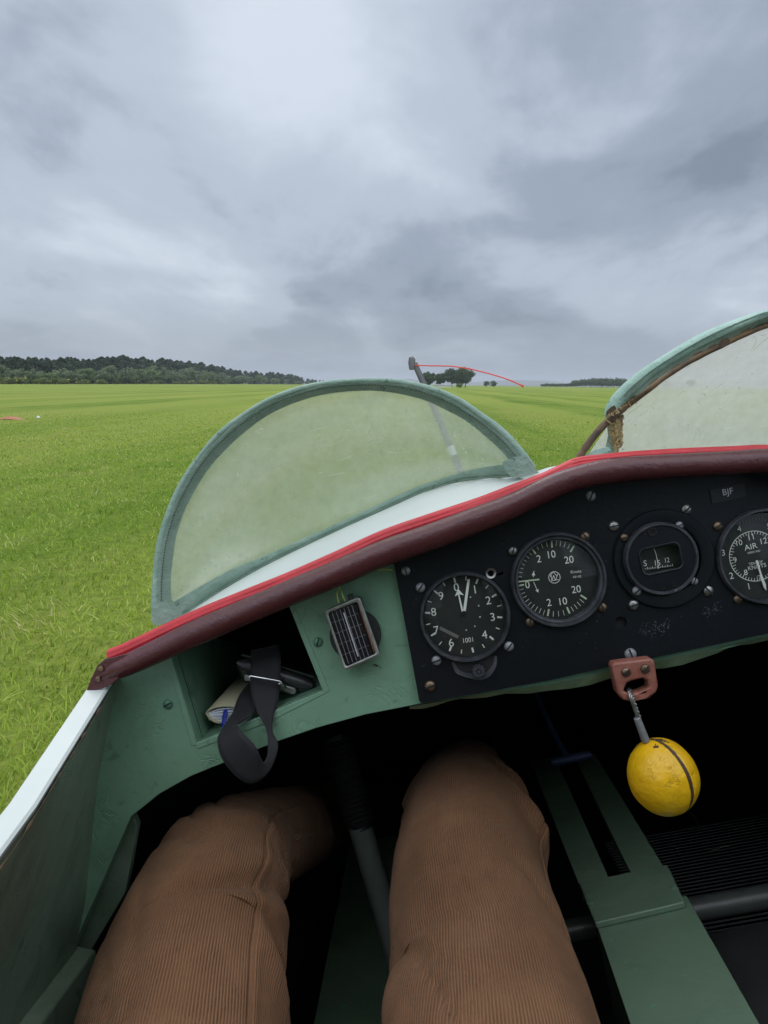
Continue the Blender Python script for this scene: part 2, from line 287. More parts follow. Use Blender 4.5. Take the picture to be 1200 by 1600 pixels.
class MB:
    def __init__(s): s.v = []; s.f = []; s.m = []; s.uv = None
    def add(s, vs, fs, mi=0):
        n = len(s.v); s.v += [Vector(x) for x in vs]; s.f += [tuple(i+n for i in f) for f in fs]; s.m += [mi]*len(fs)
    def grid(s, rows, mi=0, closeu=False, cap=False, flip=False):
        nr, nc = len(rows), len(rows[0]); vs = [p for r in rows for p in r]; fs = []
        for i in range(nr-1):
            for j in range(nc if closeu else nc-1):
                a, b, c, d = i*nc+j, i*nc+(j+1) % nc, (i+1)*nc+(j+1) % nc, (i+1)*nc+j
                fs.append((a, d, c, b) if flip else (a, b, c, d))
        if cap: fs.append(tuple(range(nc))[::-1]); fs.append(tuple(range((nr-1)*nc, nr*nc)))
        s.add(vs, fs, mi)
    def tube(s, pts, rad, seg=12, mi=0, cap=True, flat=1.0, up=None):
        pts = [Vector(p) for p in pts]; n = len(pts); rows = []
        rad = [rad]*n if isinstance(rad, (int, float)) else rad
        ref = Vector(up) if up else None
        for i, p in enumerate(pts):
            t = (pts[min(i+1, n-1)] - pts[max(i-1, 0)]).normalized()
            if ref is None:
                ref = Vector((0, 0, 1)) if abs(t.z) < 0.8 else Vector((1, 0, 0))
            x = t.cross(ref).normalized(); y = x.cross(t).normalized()
            if not up: ref = y
            rows.append([p + x*math.cos(2*math.pi*k/seg)*rad[i] + y*math.sin(2*math.pi*k/seg)*rad[i]*flat for k in range(seg)])
        s.grid(rows, mi, True, cap)
    def lathe(s, c, ax, prof, seg=32, mi=0, ref=None, cap=True):
        c = Vector(c); ax = Vector(ax).normalized()
        ref = Vector(ref) if ref else (Vector((0, 0, 1)) if abs(ax.z) < 0.8 else Vector((1, 0, 0)))
        x = ax.cross(ref).normalized(); y = x.cross(ax).normalized()
        rows = [[c + ax*h + x*r*math.cos(2*math.pi*k/seg) + y*r*math.sin(2*math.pi*k/seg) for k in range(seg)] for (r, h) in prof]
        s.grid(rows, mi, True, cap)
    def plate(s, outline, off, mi=0, holes=()):
        """outline: 3-D points (one plane); off: thickness vector"""
        loops = [[Vector(p) for p in outline]] + [[Vector(p) for p in h] for h in holes]
        flat = [p for l in loops for p in l]; tris = tessellate_polygon(loops); n = len(flat); off = Vector(off)
        vs = flat + [p + off for p in flat]; fs = []
        for t in tris: fs.append(tuple(t)); fs.append(tuple(i+n for i in t)[::-1])
        k = 0
        for l in loops:
            m = len(l)
            for i in range(m): a, b = k+i, k+(i+1) % m; fs.append((a, b, b+n, a+n))
            k += m
        s.add(vs, fs, mi)
    def box(s, c, hx, hy, hz, ax=None, mi=0):
        c = Vector(c); A = ax or (Vector((1, 0, 0)), Vector((0, 1, 0)), Vector((0, 0, 1)))
        vs = [c + A[0]*hx*i + A[1]*hy*j + A[2]*hz*k for i in (-1, 1) for j in (-1, 1) for k in (-1, 1)]
        s.add(vs, [(0, 1, 3, 2), (4, 6, 7, 5), (0, 4, 5, 1), (2, 3, 7, 6), (0, 2, 6, 4), (1, 5, 7, 3)], mi)
    def build(s, name, mats, parent=None, base=(0, 0, 0), bevel=0, smooth=True, recalc=True, sharp=35, kind=None, subsurf=0):
        me = bpy.data.meshes.new(name); b = Vector(base)
        me.from_pydata([tuple(p-b) for p in s.v], [], s.f)
        for m in (mats if isinstance(mats, (list, tuple)) else [mats]): me.materials.append(m)
        me.polygons.foreach_set('material_index', s.m)
        if recalc:
            bm = bmesh.new(); bm.from_mesh(me); bmesh.ops.recalc_face_normals(bm, faces=bm.faces); bm.to_mesh(me); bm.free()
        if smooth:
            me.polygons.foreach_set('use_smooth', [True]*len(me.polygons)); me.set_sharp_from_angle(angle=R(sharp))
        o = bpy.data.objects.new(name, me); COL.objects.link(o)
        if parent: o.parent = parent
        if kind: o['kind'] = kind
        if bevel:
            md = o.modifiers.new('bevel', 'BEVEL'); md.width = bevel; md.segments = 2; md.limit_method = 'ANGLE'; md.angle_limit = R(40); md.harden_normals = False
        return o
def cat(pts, n, closed=False):
    """Catmull-Rom through tuples, n samples per span"""
    pts = [np.array(p, float) for p in pts]; out = []; m = len(pts)
    for i in range(m if closed else m-1):
        p0, p1, p2, p3 = (pts[(i-1) % m] if closed or i else 2*pts[0]-pts[1]), pts[i], pts[(i+1) % m], (pts[(i+2) % m] if closed or i < m-2 else 2*pts[-1]-pts[-2])
        for k in range(n):
            t = k/n; out.append(0.5*((2*p1) + (-p0+p2)*t + (2*p0-5*p1+4*p2-p3)*t*t + (-p0+3*p1-3*p2+p3)*t**3))
    if not closed: out.append(pts[-1])
    return out
def resample(pts, n):
    pts = [np.array(p, float) for p in pts]; d = [0]
    for a, b in zip(pts, pts[1:]): d.append(d[-1] + float(np.linalg.norm((b-a)[:2])))
    L = d[-1]; A = np.array(pts); t = np.linspace(0, L, n)
    return [np.array([np.interp(x, d, A[:, k]) for k in range(A.shape[1])]) for x in t]
TXT = {}
def text_verts(s):
    if s not in TXT:
        c = bpy.data.curves.new('t', 'FONT'); c.body = s; c.resolution_u = 5; c.align_x = 'CENTER'
        o = bpy.data.objects.new('t', c); COL.objects.link(o); bpy.context.view_layer.update()
        me = bpy.data.meshes.new_from_object(o.evaluated_get(bpy.context.evaluated_depsgraph_get()))
        vs = [v.co.copy() for v in me.vertices]; fs = [tuple(p.vertices) for p in me.polygons]
        xs = [v.x for v in vs]; ys = [v.y for v in vs]; mx, my = (min(xs)+max(xs))/2, (min(ys)+max(ys))/2; h = max(ys)-min(ys)
        TXT[s] = ([((v.x-mx)/h, (v.y-my)/h) for v in vs], fs)
        bpy.data.objects.remove(o); bpy.data.curves.remove(c); bpy.data.meshes.remove(me)
    return TXT[s]
def txt(mb, s, px, py, hpx, deg, w, mi=0, sx=1.0):
    vs, fs = text_verts(s); c, d = math.cos(R(deg)), math.sin(R(deg))
    mb.add([P(px + hpx*(x*sx*c - y*d), py - hpx*(x*sx*d + y*c), w) for x, y in vs], fs, mi)
def bar(mb, x0, y0, x1, y1, wd0, w, mi=0, wd1=None):
    wd1 = wd0 if wd1 is None else wd1
    L = math.hypot(x1-x0, y1-y0); nx, ny = -(y1-y0)/L/2, (x1-x0)/L/2
    mb.add([P(x0+nx*wd0, y0+ny*wd0, w), P(x0-nx*wd0, y0-ny*wd0, w), P(x1-nx*wd1, y1-ny*wd1, w), P(x1+nx*wd1, y1+ny*wd1, w)], [(0, 1, 2, 3)], mi)
def tick(mb, cx, cy, r0, r1, deg, wd, w, mi=0):
    c, d = math.cos(R(deg)), math.sin(R(deg)); bar(mb, cx+r0*c, cy-r0*d, cx+r1*c, cy-r1*d, wd, w, mi)
def ring(mb, cx, cy, r0, r1, w, mi=0, a0=0, a1=360, n=64):
    rows = []
    for k in range(n+1):
        t = R(a0+(a1-a0)*k/n); rows.append([P(cx+r0*math.cos(t), cy-r0*math.sin(t), w), P(cx+r1*math.cos(t), cy-r1*math.sin(t), w)])
    mb.grid(rows, mi)
def disc(mb, cx, cy, r, w, mi=0, n=48):
    mb.add([P(cx+r*math.cos(2*math.pi*k/n), cy-r*math.sin(2*math.pi*k/n), w) for k in range(n)], [tuple(range(n))], mi)
# ================================================================== GLIDER
GB = Vector((UC, 0.6, -0.78))
G, _ = thing('glider', 'old open cockpit wooden training glider with green painted interior, red piping and two hazy windscreens', 'glider', GB)
def gp(mb, name, mats, parent=None, **k):
    return mb.build(name, mats, parent or G, GB, **k)
def mirror(p): return Vector((2*UC-p[0], p[1], p[2]))
W0 = 0.63
# ---- top edge (piping line), left half from the picture, right half mirrored
pip = [(170, 1022), (200, 1010), (300, 963), (380, 930), (450, 902), (525, 869), (600, 835), (675, 809), (750, 784), (800, 765), (850, 746), (880, 732), (905, 721.5), (950, 716), (1000, 711.5), (1075, 707), (1150, 704), (1200, 702)]
pip3 = [P(x, y, 0.612) for x, y in pip]
pipR = [mirror(p) for p in pip3 if p.x < 2*UC-pip3[-1].x-0.01][::-1]
pip3 = pip3 + pipR
pipc = [Vector(p) for p in cat([tuple(p) for p in pip3], 4)]
mb = MB(); PF = [1.0 if p.x < UC else 0.55 for p in pipc]
mb.tube(pipc, [PF[i]*0.0044*(0.85+0.25*noise.noise(p*30)) for i, p in enumerate(pipc)], 12); 
mb.tube([p+Vector((0, 0.004, 0.0012)) for p in pipc], 0.0032, 10); mb.tube([p+Vector((0, -0.0008, -0.0025)) for p in pipc], [0.0040*f for f in PF], 10)
gp(mb, 'red_piping', M['red'], bevel=0)
# ---- maroon roll
rl = [(160, 1058, 11), (180, 1048, 15), (200, 1040, 17), (250, 1017, 19), (300, 993, 20), (380, 959, 20), (450, 929, 20), (525, 898, 20.5), (600, 866, 21), (675, 840, 20.5), (750, 812, 20), (800, 792, 19), (850, 768, 18.5), (880, 755, 18), (910, 746, 18), (950, 738, 19), (1000, 733, 19), (1075, 728, 18), (1150, 724, 18), (1200, 722, 18)]
r3 = [tuple(P(x, y-1.5, 0.600)) + (PX(r+0.2, 0.6),) for x, y, r in rl]
r3 += [tuple(mirror(p[:3])) + (p[3],) for p in r3 if p[0] < 2*UC-r3[-1][0]-0.01][::-1]
rc = cat(r3, 4); mb = MB(); mb.tube([Vector(p[:3]) for p in rc], [p[3]*(1+0.025*noise.noise(Vector(p[:3])*28)) for p in rc], 28)
roll_o = gp(mb, 'coaming_roll', M['maroon'])
# flap at each end with its screws
for side in (0, 1):
    fl = [P(x, y, 0.594) for x, y in ((134, 1081), (141, 1062), (152, 1040), (163, 1030), (178, 1027), (196, 1022), (200, 1040), (190, 1056), (177, 1068), (165, 1074), (150, 1079))]
    sc = [(153, 1061), (157, 1045)]
    mb = MB(); f = fl if not side else [mirror(p) for p in fl]
    mb.plate(f, (0, 0.003, 0)); fo = gp(mb, 'leather_flap', M['maroon'], roll_o, bevel=0.0008)
    for x, y in sc:
        q = P(x, y, 0.592); q = mirror(q) if side else q
        mb = MB(); mb.lathe(q, (0, -1, 0), [(0.0022, -0.001), (0.0022, 0.0002), (0.0012, 0.0007), (0, 0.0008)], 14); gp(mb, 'screw', M['brass'] if y > 1050 else M['rust'], roll_o)
# ---- fuselage skin: profile from the centre line out and down
top = sorted([(abs(p.x-UC), p.z) for p in pip3[:18] if p.x <= UC+0.004])
tu = np.array([t[0] for t in top]); tv = np.array([t[1] for t in top])
ub = np.linspace(0, tu[-1], 34)
gun = lambda w: (0.438 - min(0.09*(0.6-w), 0.02), -0.094-0.255*(0.6-w) if w > 0.42 else -0.1399-0.17*(0.42-w))      # gunwale line (half width, height)
BASE_LO = [(262, 972), (287.5, 960), (330, 932), (369, 907.6), (415, 882), (462.5, 858), (505, 838), (550, 817), (595, 797), (637.5, 778), (665, 766), (696, 757), (725, 750), (754, 747), (785, 745), (815, 744)]
BASE_R = [(914, 716), (960, 713), (1000, 712), (1060, 710), (1130, 706), (1200, 701), (1300, 694), (1400, 694), (1500, 710)]
WB = (0.632, 0.705)
wbf_ = lambda t: WB[0] + (WB[1]-WB[0])*math.sin(math.pi*t)**0.8
DK = [P(x, y, wbf_(i/15)) for i, (x, y) in enumerate(resample(cat(BASE_LO, 6), 16))] + [P(860, 728, 0.66), P(885, 724, 0.66)] + [P(x, y+4, 0.70) for x, y in BASE_R[1:]]
DK = [p for i, p in enumerate(DK)]
DK.sort(key=lambda p: p.x)
pu = np.array([p.x for p in pip3]); pv_ = np.array([p.z for p in pip3])
def deck(u, w):
    p = float(np.interp(u, pu, pv_)); b = float(np.interp(u, [q.x for q in DK], [q.z for q in DK])); wb_ = float(np.interp(u, [q.x for q in DK], [q.y for q in DK]))
    if u < DK[0].x-0.01 or u > DK[-1].x+0.01: b = p-0.002
    t = min(1, (w-0.612)/(wb_-0.612)); return p + (b-0.0006-p)*math.sin(t*math.pi/2)
def section(w):
    """list of (half-width, v) from the top centre to the keel"""
    if w >= 0.6:
        k = (w-0.612); 
        s = max(0.02, 1 - 0.16*(k/0.55)**2 if k < 0.9 else 0.571 - (k-0.9)*1.05)
        kk = max(0, w-0.705); drop = -0.13*kk - 0.30*kk**1.35
        ful = [(u*s, deck(UC+u, w) + drop) for u in list(-ub[::-1]) + list(ub[1:])]
        lo = [(0.449, -0.085), (0.484, -0.17), (0.528, -0.28), (0.556, -0.36), (0.556, -0.52), (0.50, -0.66), (0.38, -0.76), (0.2, -0.79), (0, -0.80)]
        rise = 0.10*(k/1.2)**2
        lo_ = [(u*s, v*1.0 + drop*max(0, 1+(v+0.1)/0.8) + rise*(-v)) for u, v in lo]
        return [(-u, v) for u, v in lo_[::-1]] + ful + lo_
k_ = [0.615, 0.63, 0.645, 0.66, 0.68, 0.70, 0.72, 0.75, 0.8, 0.9, 1.0, 1.15, 1.3, 1.45, 1.6, 1.75, 1.85, 1.93]
mb = MB(); rows = []
for w in k_:
    rows.append([Vector((UC+u, w, v)) for u, v in section(w)])
mb.grid(rows, 0); c = Vector((UC, 1.97, sum(p.z for p in rows[-1])/len(rows[-1])))
n = len(mb.v); mb.v.append(c)
b0 = n-len(rows[-1])
for j in range(len(rows[-1])-1): mb.f.append((b0+j, b0+j+1, n)); mb.m.append(0)
gp(mb, 'nose_skin', M['white'], sharp=60)
lin = MB(); cc = Vector((UC, 0, -0.38)); lin.grid([[Vector((cc.x+(p.x-cc.x)*0.975, p.y-0.01 if p.y > 1.2 else p.y+0.004, (cc.z+(p.z-cc.z)*0.965)-0.004)) for p in r] for r in rows[1:]]); nl_ = len(rows[0]); lin.add([lin.v[-nl_+i] for i in range(nl_)], [tuple(range(nl_))]); gp(lin, 'nose_dark_liner', M['black'], sharp=60)  # black inner shell added so the inside of the nose stays dark
# aft of the panel: side skins, gunwale strips, inner walls, longerons (both sides)
aw = [0.634, 0.59, 0.55, 0.5, 0.45, 0.35, 0.2, 0.0, -0.2, -0.45]
skin = MB(); 
for side in (0, 1):
    mm = (lambda p: mirror(p)) if side else (lambda p: Vector(p))
    out = []; wall = []; gt = []
    for w in aw:
        g, gv = gun(w)
        out.append([mm((UC-u, w, v)) for u, v in ((g+0.010, gv-0.004), (g+0.035, gv-0.08), (0.52, -0.30), (0.548, -0.36), (0.548, -0.52), (0.50, -0.66), (0.38, -0.76), (0.2, -0.79), (0, -0.80))])
        gt.append([mm((UC-u, w-0.006, v)) for u, v in ((g-0.0075, gv-0.007), (g-0.009, gv-0.004), (g-0.0075, gv-0.002), (g+0.008, gv+0.001), (g+0.011, gv-0.002), (g+0.0115, gv-0.02))])
        wall.append([mm((UC-u, w, v)) for u, v in ((g-0.0075, gv-0.006), (g+0.028, gv-0.09), (0.505, -0.29), (0.525, -0.335))])
    skin.grid(out, 0)
    m2 = MB(); m2.grid(gt, 0); gp(m2, 'gunwale', M['white'], bevel=0)
    mc = MB(); pe = []
    for i in range(70):
        w = 0.575-0.20*i/69; g, gv = gun(w); nz = noise.noise(Vector((i*0.23, side*9, 0))); pe.append((mm((UC-(g-0.0090), w, gv-0.0055)), max(0.00015, 0.0002+0.0022*nz+0.0006*noise.noise(Vector((i*0.9, 3, 0))))))
    mc.tube([p for p, r in pe], [r for p, r in pe], 6); gp(mc, 'chipped_edge', M['brown'])
    m3 = MB(); m3.grid(wall, 0); gp(m3, 'inner_wall', M['green_in'], sharp=60)
    m4 = MB(); pts = [mm((UC-0.515, w, -0.345)) for w in np.linspace(0.64, -0.45, 8)]
    for i in range(1):
        m4.plate([mm((UC-u, 0.64, v)) for u, v in ((0.508, -0.335), (0.535, -0.325), (0.535, -0.365), (0.515, -0.372))], (0, -1.1, 0))
    gp(m4, 'longeron', M['green_in'], bevel=0.002)
    m4 = MB(); m4.plate([mm(P(x, y, 0.652)) for x, y in ((206, 1272), (214, 1290), (196, 1395), (122, 1520), (92, 1510), (140, 1400))], (0, 0.01, 0)); gp(m4, 'frame_web', M['green_in'], bevel=0.001)
    m5 = MB(); m5.grid([[mm((UC-0.536, w, -0.365)), mm((UC-0.535, w, -0.52)), mm((UC-0.49, w, -0.65)), mm((UC-0.40, w, -0.66))] for w in (1.5*1.0, 0.9, 0.3, -0.45)]); gp(m5, 'lower_wall', M['black'], sharp=60)  # black colour stands in for the deep shade of the footwell
gp(skin, 'side_skin', M['white'], sharp=60)

# floor, mats, planks
mb = MB(); mb.box((UC, 0.55, -0.665), 0.47, 1.0, 0.004); gp(mb, 'floor', M['black'])
mb = MB(); mb.box((UC+0.26, 0.62, -0.615), 0.20, 0.6, 0.003); gp(mb, 'floor_mat', M['mat'])
mb = MB(); mb.box((-0.075, 0.75, -0.615), 0.075, 0.6, 0.003); gp(mb, 'floor_mat', M['mat'])
mb = MB(); mb.box((-0.205, 0.75, -0.600), 0.045, 0.6, 0.006); gp(mb, 'floor_plank', M['board'], bevel=0.001)
rs_ = random.Random(5)
for (x0, y0, x1, y1) in ((528, 1572, 580, 1505), (1072, 1262, 1094, 1300), (1045, 1318, 1062, 1336), (1110, 1330, 1140, 1322), (560, 1480, 590, 1492)):
    a_, b_ = PV(x0, y0, -0.609), PV(x1, y1, -0.609); mb = MB(); mb.tube([a_, a_.lerp(b_, 0.5)+Vector((0.004, 0, 0.002)), b_], 0.0005, 5); gp(mb, 'dry_straw', M['straw'])
# seat pans and back bulkhead, behind and beneath the camera
for cx_ in (-0.12, 0.40):
    mb = MB(); mb.box((cx_, 0.02, -0.52), 0.2, 0.24, 0.012); mb.box((cx_, -0.25, -0.30), 0.2, 0.012, 0.24); gp(mb, 'seat', M['board'], bevel=0.004)
mb = MB(); mb.plate([Vector((UC-u*s, -0.44, v)) for s in (1, -1) for u, v in (((0.42, -0.2), (0.52, -0.35), (0.52, -0.52), (0.40, -0.75)) if s == 1 else ((0.40, -0.75), (0.52, -0.52), (0.52, -0.35), (0.42, -0.2)))], (0, -0.01, 0)); gp(mb, 'rear_bulkhead', M['board'])
# unseen wing pylon behind the seats, added to block rear light on the legs
mb = MB(); mb.plate([Vector((UC+u, -0.46, v)) for u, v in ((-0.43, -0.22), (-0.40, 0.05), (-0.30, 0.42), (-0.22, 0.62), (0.22, 0.62), (0.30, 0.42), (0.40, 0.05), (0.43, -0.22))], (0, -0.6, 0)); gp(mb, 'wing_pylon_blocker', M['board'], bevel=0.01)
# ---- front bulkhead with the cubby hole
ctl = [(178, 1040), (166, 1078), (152, 1140), (136, 1225), (114, 1350), (88, 1500)]
low = [(106, 1500), (150, 1400), (205, 1276), (250, 1240), (300, 1212), (360, 1188), (430, 1160), (500, 1136), (570, 1117), (652, 1101), (760, 1085), (860, 1073), (940, 1056), (1040, 1036), (1120, 1018), (1200, 997)]
wb = W0
outl = [P(x, y, wb) for x, y in ctl]; lw = [P(x, y, wb) for x, y in low]
lastu = lw[-1].x
lw += [mirror(p) for p in lw if p.x < 2*UC-lastu-0.01][::-1]
rt = [mirror(p) for p in outl][::-1]
topb = [P(x, y, wb) for x, y in ((190, 1045), (300, 1000), (450, 935), (600, 872), (750, 818), (850, 776), (905, 752), (1000, 740), (1200, 727))]
topb += [mirror(p) for p in topb if p.x < 2*UC-topb[-1].x-0.01][::-1]
outline = outl + lw + rt[0:] + topb[::-1]
hole = [P(x, y, wb) for x, y in ((266, 1020), (308, 1161), (504, 1079), (452, 948), (350, 986))]
def circ(cx, cy, r, w, n=40): return [P(cx+r*math.cos(2*math.pi*k/n), cy-r*math.sin(2*math.pi*k/n), w) for k in range(n)]
mb = MB(); mb.plate(outline, (0, 0.016, 0), holes=[hole, circ(1195, 869, 71, wb), circ(726.4, 963, 70, wb), circ(872, 905.5, 70, wb), circ(1033, 873, 52, wb)]); gp(mb, 'front_bulkhead', M['green'], bevel=0.0008)
# cubby box; right, top and back are black to stand in for shade
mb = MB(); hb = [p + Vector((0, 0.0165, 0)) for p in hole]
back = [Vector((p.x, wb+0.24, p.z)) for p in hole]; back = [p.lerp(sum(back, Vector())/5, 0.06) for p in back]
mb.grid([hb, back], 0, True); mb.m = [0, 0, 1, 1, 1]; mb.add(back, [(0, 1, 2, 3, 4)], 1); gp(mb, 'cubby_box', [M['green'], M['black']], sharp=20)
# raised lips round the cubby
mb = MB()
mb.plate([P(x, y, wb-0.0008) for x, y in ((305, 1163), (420, 1122), (506, 1083), (514, 1080), (420, 1128), (309, 1170))], (0, 0.0005, 0))
mb.plate([P(x, y, wb-0.0008) for x, y in ((451, 946), (459, 944), (515, 1079), (506, 1083))], (0, 0.002, 0))
mb.plate([P(x, y, wb-0.0008) for x, y in ((259, 1026), (266, 1024), (308, 1163), (300, 1166))], (0, 0.002, 0))
gp(mb, 'cubby_trim', M['green'], bevel=0.0006)
# pale lower lip under the black panel
mb = MB(); lip = [(640, 1104), (700, 1094), (760, 1083), (860, 1069), (950, 1049), (1040, 1030), (1120, 1012), (1200, 994)]
rows = [[P(x, y, wb-0.004), P(x, y+3+3*math.sin(i*1.3)+ (9 if 820 < x < 1130 else 1), wb+0.004)] for i, (x, y) in enumerate(cat(lip, 3))]
mb.grid(rows); mb.grid([[r[1], r[1]+Vector((0, 0.014, 0.002))] for r in rows]); gp(mb, 'lower_lip', M['pale_green'])
# ---- black instrument panel
wp = wb-0.0065
pl = [(613, 880), (616, 884), (655, 1095), (659, 1099), (760, 1081), (860, 1063), (950, 1042), (1040, 1024), (1120, 1007), (1200, 990)]
p3 = [P(x, y, wp) for x, y in pl]; p3 += [mirror(p) for p in p3 if p.x < 2*UC-p3[-1].x-0.01][::-1]
tp = [P(x, y, wp) for x, y in ((613, 872), (750, 818), (850, 776), (905, 752), (1000, 740), (1200, 727))]; tp += [mirror(p) for p in tp if p.x < 2*UC-tp[-1].x-0.01][::-1]
def circ(cx, cy, r, w, n=40): return [P(cx+r*math.cos(2*math.pi*k/n), cy-r*math.sin(2*math.pi*k/n), w) for k in range(n)]
holes = [circ(726, 963, 68, wp), circ(872, 906, 70, wp), circ(1035, 873, 60, wp), circ(1195, 869, 70, wp), circ(970, 973, 9.5, wp, 20), circ(767, 896, 4.5, wp, 14)]
mb = MB(); mb.plate(p3 + tp[::-1], (0, 0.004, 0), holes=holes)
panel = gp(mb, 'instrument_panel', M['panel'], bevel=0.0006)
mb = MB(); mb.plate([P(x, y, wp+0.0045) for x, y in ((950, 955), (990, 955), (990, 992), (950, 992))], (0, 0.001, 0)); gp(mb, 'hole_backing', M['black'], panel); mb = MB(); mb.plate([P(x, y, wp+0.0045) for x, y in ((757, 886), (777, 886), (777, 904), (757, 904))], (0, 0.001, 0)); gp(mb, 'hole_backing', M['black'], panel)
mb = MB(); a1 = circ(767, 896, 5, wp-0.001, 20); a2 = circ(767, 896, 9, wp-0.0002, 20); a3 = circ(767, 896, 8, wp-0.0018, 20); mb.grid([a2, a3, a1, circ(767, 896, 4.6, wp+0.003, 20)], 0, True); gp(mb, 'washer', M['steel'], panel)
def screw(px, py, rpx, w, m, ang, parent=None, dome=0.5, nm='screw'):
    r = PX(rpx, w); c = P(px, py, w); mb = MB()
    prof = [(r*1.02, 0), (r*1.0, 0.0008)] + [(r*math.cos(t), 0.0008+r*dome*math.sin(t)) for t in (0.3, 0.6, 0.95, 1.25, 1.5)] + [(0.00001, 0.0008+r*dome)]
    mb.lathe(c, (0, -1, 0), prof, 22, 0)
    ca, sa = math.cos(R(ang)), math.sin(R(ang))
    ax = (Vector((ca, 0, sa)), Vector((0, 1, 0)), Vector((-sa, 0, ca)))
    mb.box(c + Vector((0, -(0.0008+r*dome*0.78), 0)), r*0.93, r*dome*0.30, r*0.13, ax, 1)
    return gp(mb, nm, [m, M['black']], parent or panel)
steelS = [(801, 861, 7, 60, 'steel'), (914, 838, 7, -60, 'brass'), (828, 972, 7, 80, 'brass'), (941, 949, 7, 100, 'brass'),
          (657, 918, 7.5, 45, 'grey_alu'), (682, 1032, 7.5, 10, 'grey_alu'), (795, 1010, 7.5, 40, 'grey_alu'),
          (634, 892, 7, 95, 'grey_alu'), (672, 1072, 8.5, 10, 'brass'), (923, 775, 7.5, 55, 'grey_alu'), (985, 1022, 9, 100, 'grey_alu'),
          (959, 822, 8, 0, 'steel'), (1072, 796, 8, 30, 'steel'), (990, 945, 8, 10, 'steel'), (1106, 923, 8, -60, 'steel'),
          (1121, 822, 7, 30, 'brass'), (1153, 936, 7, 60, 'brass'), (1262, 796, 7, 30, 'brass'), (1290, 905, 7, 60, 'brass')]
for x, y, r, an, m in steelS: screw(x, y, r, wp, M[m], an)
M['green_screw'] = mat('green_painted_screw', (0.10, 0.22, 0.15), 0.4, 0.2, bump=(300, 0.0004))
screw(263, 1100, 7.5, wb, M['green_screw'], 20, G); screw(497, 1003, 7.5, wb, M['green_screw'], 65, G)
# scuffs on the panel paint and the label tape
mb = MB(); mb.plate([P(x, y, wp-0.0008) for x, y in ((1109, 765), (1163, 756), (1166, 776), (1113, 787))], (0, 0.0007, 0), 0)
txt(mb, 'BJF', 1137.5, 769.5, 12.5, 11, wp-0.0011, 1, 1.0)
M['bright'] = mat('white_letters', (0.55, 0.56, 0.58), 0.6)
gp(mb, 'label_tape', [M['label'], M['bright']], panel)
mb = MB(); random.seed(3)
for (x0, y0, x1, y1, k) in ((1000, 985, 1050, 975, 90), (1098, 958, 1125, 950, 50), (1010, 995, 1045, 990, 14)):
    for i in range(k):
        t = random.random(); x = x0+(x1-x0)*t+random.gauss(0, 3); y = y0+(y1-y0)*t+random.gauss(0, 4.5); an = random.uniform(0, 360); l = random.uniform(0.7, 2.6)
        bar(mb, x, y, x+l*math.cos(an), y+l*math.sin(an), random.uniform(0.4, 1.1), wp-0.0004)
for i in range(170):
    x = random.uniform(630, 1200); y = random.uniform(790, 1080)
    if y > 1095-(x-655)*0.2-6 or y < 880-(x-613)*0.38+8: continue
    if any((x-a)**2+(y-b)**2 < 78**2 for a, b in ((726, 963), (872, 906), (1035, 873), (1195, 869))): continue
    an = random.uniform(0, 6.3); l = random.expovariate(1/1.6)+0.4
    bar(mb, x, y, x+l*math.cos(an), y+l*math.sin(an), random.uniform(0.3, 0.7), wp-0.0004)
gp(mb, 'paint_chip', M['scuff'], panel, kind='stuff')
# ---- instruments
def bezel(cx, cy, R1, R0, wf, name, mats, label=None, step=True, sep=True):
    """R1 outer pixel radius, R0 glass radius; wf = depth of the dial face"""
    g_ = bpy.data.objects.new(name, None); COL.objects.link(g_); g_.parent = G; g_.empty_display_size = 0.02
    mb = MB(); pr = [(R1, wp-0.0003), (R1, wp-0.0035), (R1-2, wp-0.0052), (R1-4.5, wp-0.0052), (R1-5.5, wp-0.0030)]
    if step: pr += [(R1-7, wp-0.0026), (R1-7.5, wp-0.0040), (R0+1.5, wp-0.0036)]
    pr += [(R0, wp-0.0015), (R0, wf)]
    c0 = P(cx, cy, wp); s = PX(1, wp)
    mb.lathe((c0.x, 0, c0.z), (0, 1, 0), [(r*s, w) for r, w in pr], 72, 0, cap=False); gp(mb, 'bezel', mats, g_)
    mb = MB(); mb.lathe((c0.x, 0, c0.z), (0, 1, 0), [(R0*s, wp-0.0012), (R0*s*0.99, wp-0.0014), (0.0001, wp-0.0014)], 48, 0, cap=False); gp(mb, 'glass', M['glass'], g_)
    return g_, c0, s
def backdisc(mb, c0, r, w, mi=0, n=56): mb.add([Vector((c0.x+r*math.cos(2*math.pi*k/n), w, c0.z+r*math.sin(2*math.pi*k/n))) for k in range(n)], [tuple(range(n))], mi)
# altimeter
wf = wp+0.006
A_, c0, s = bezel(726.4, 963.6, 70.5, 64.5, wf, 'altimeter', M['bezel'], step=False)
mb = MB(); backdisc(mb, c0, 66*s, wf, 0); wm = wf-0.0004
acx, acy = 724.5, 961
for k in range(20):
    an = 90+14.5-18*k; mj = k % 2 == 0
    tick(mb, acx, acy, 54 if not mj else 52.5, 60.5, an, 2.9 if mj else 1.5, wm, 1)
for t_, x, y in (('0', 713, 917.5), ('1', 742, 921), ('2', 763, 938), ('3', 769.6, 963.9), ('4', 757, 991.5), ('6', 705, 1004), ('7', 681.8, 984.5), ('8', 677.5, 956), ('9', 688.9, 931)): txt(mb, t_, x, y, 12.5, 9, wm, 1)
txt(mb, '1001', 731.4, 1000, 7.5, 8, wm, 1, 0.9)
for x, y in ((735, 933), (748, 946.5), (750, 964), (742, 978.5), (728.5, 984.5)): disc(mb, x, y, 1.1, wm, 1, 10)
gp(mb, 'dial_face', [M['face'], M['mark']], A_)
mb = MB(); wn = wf-0.002
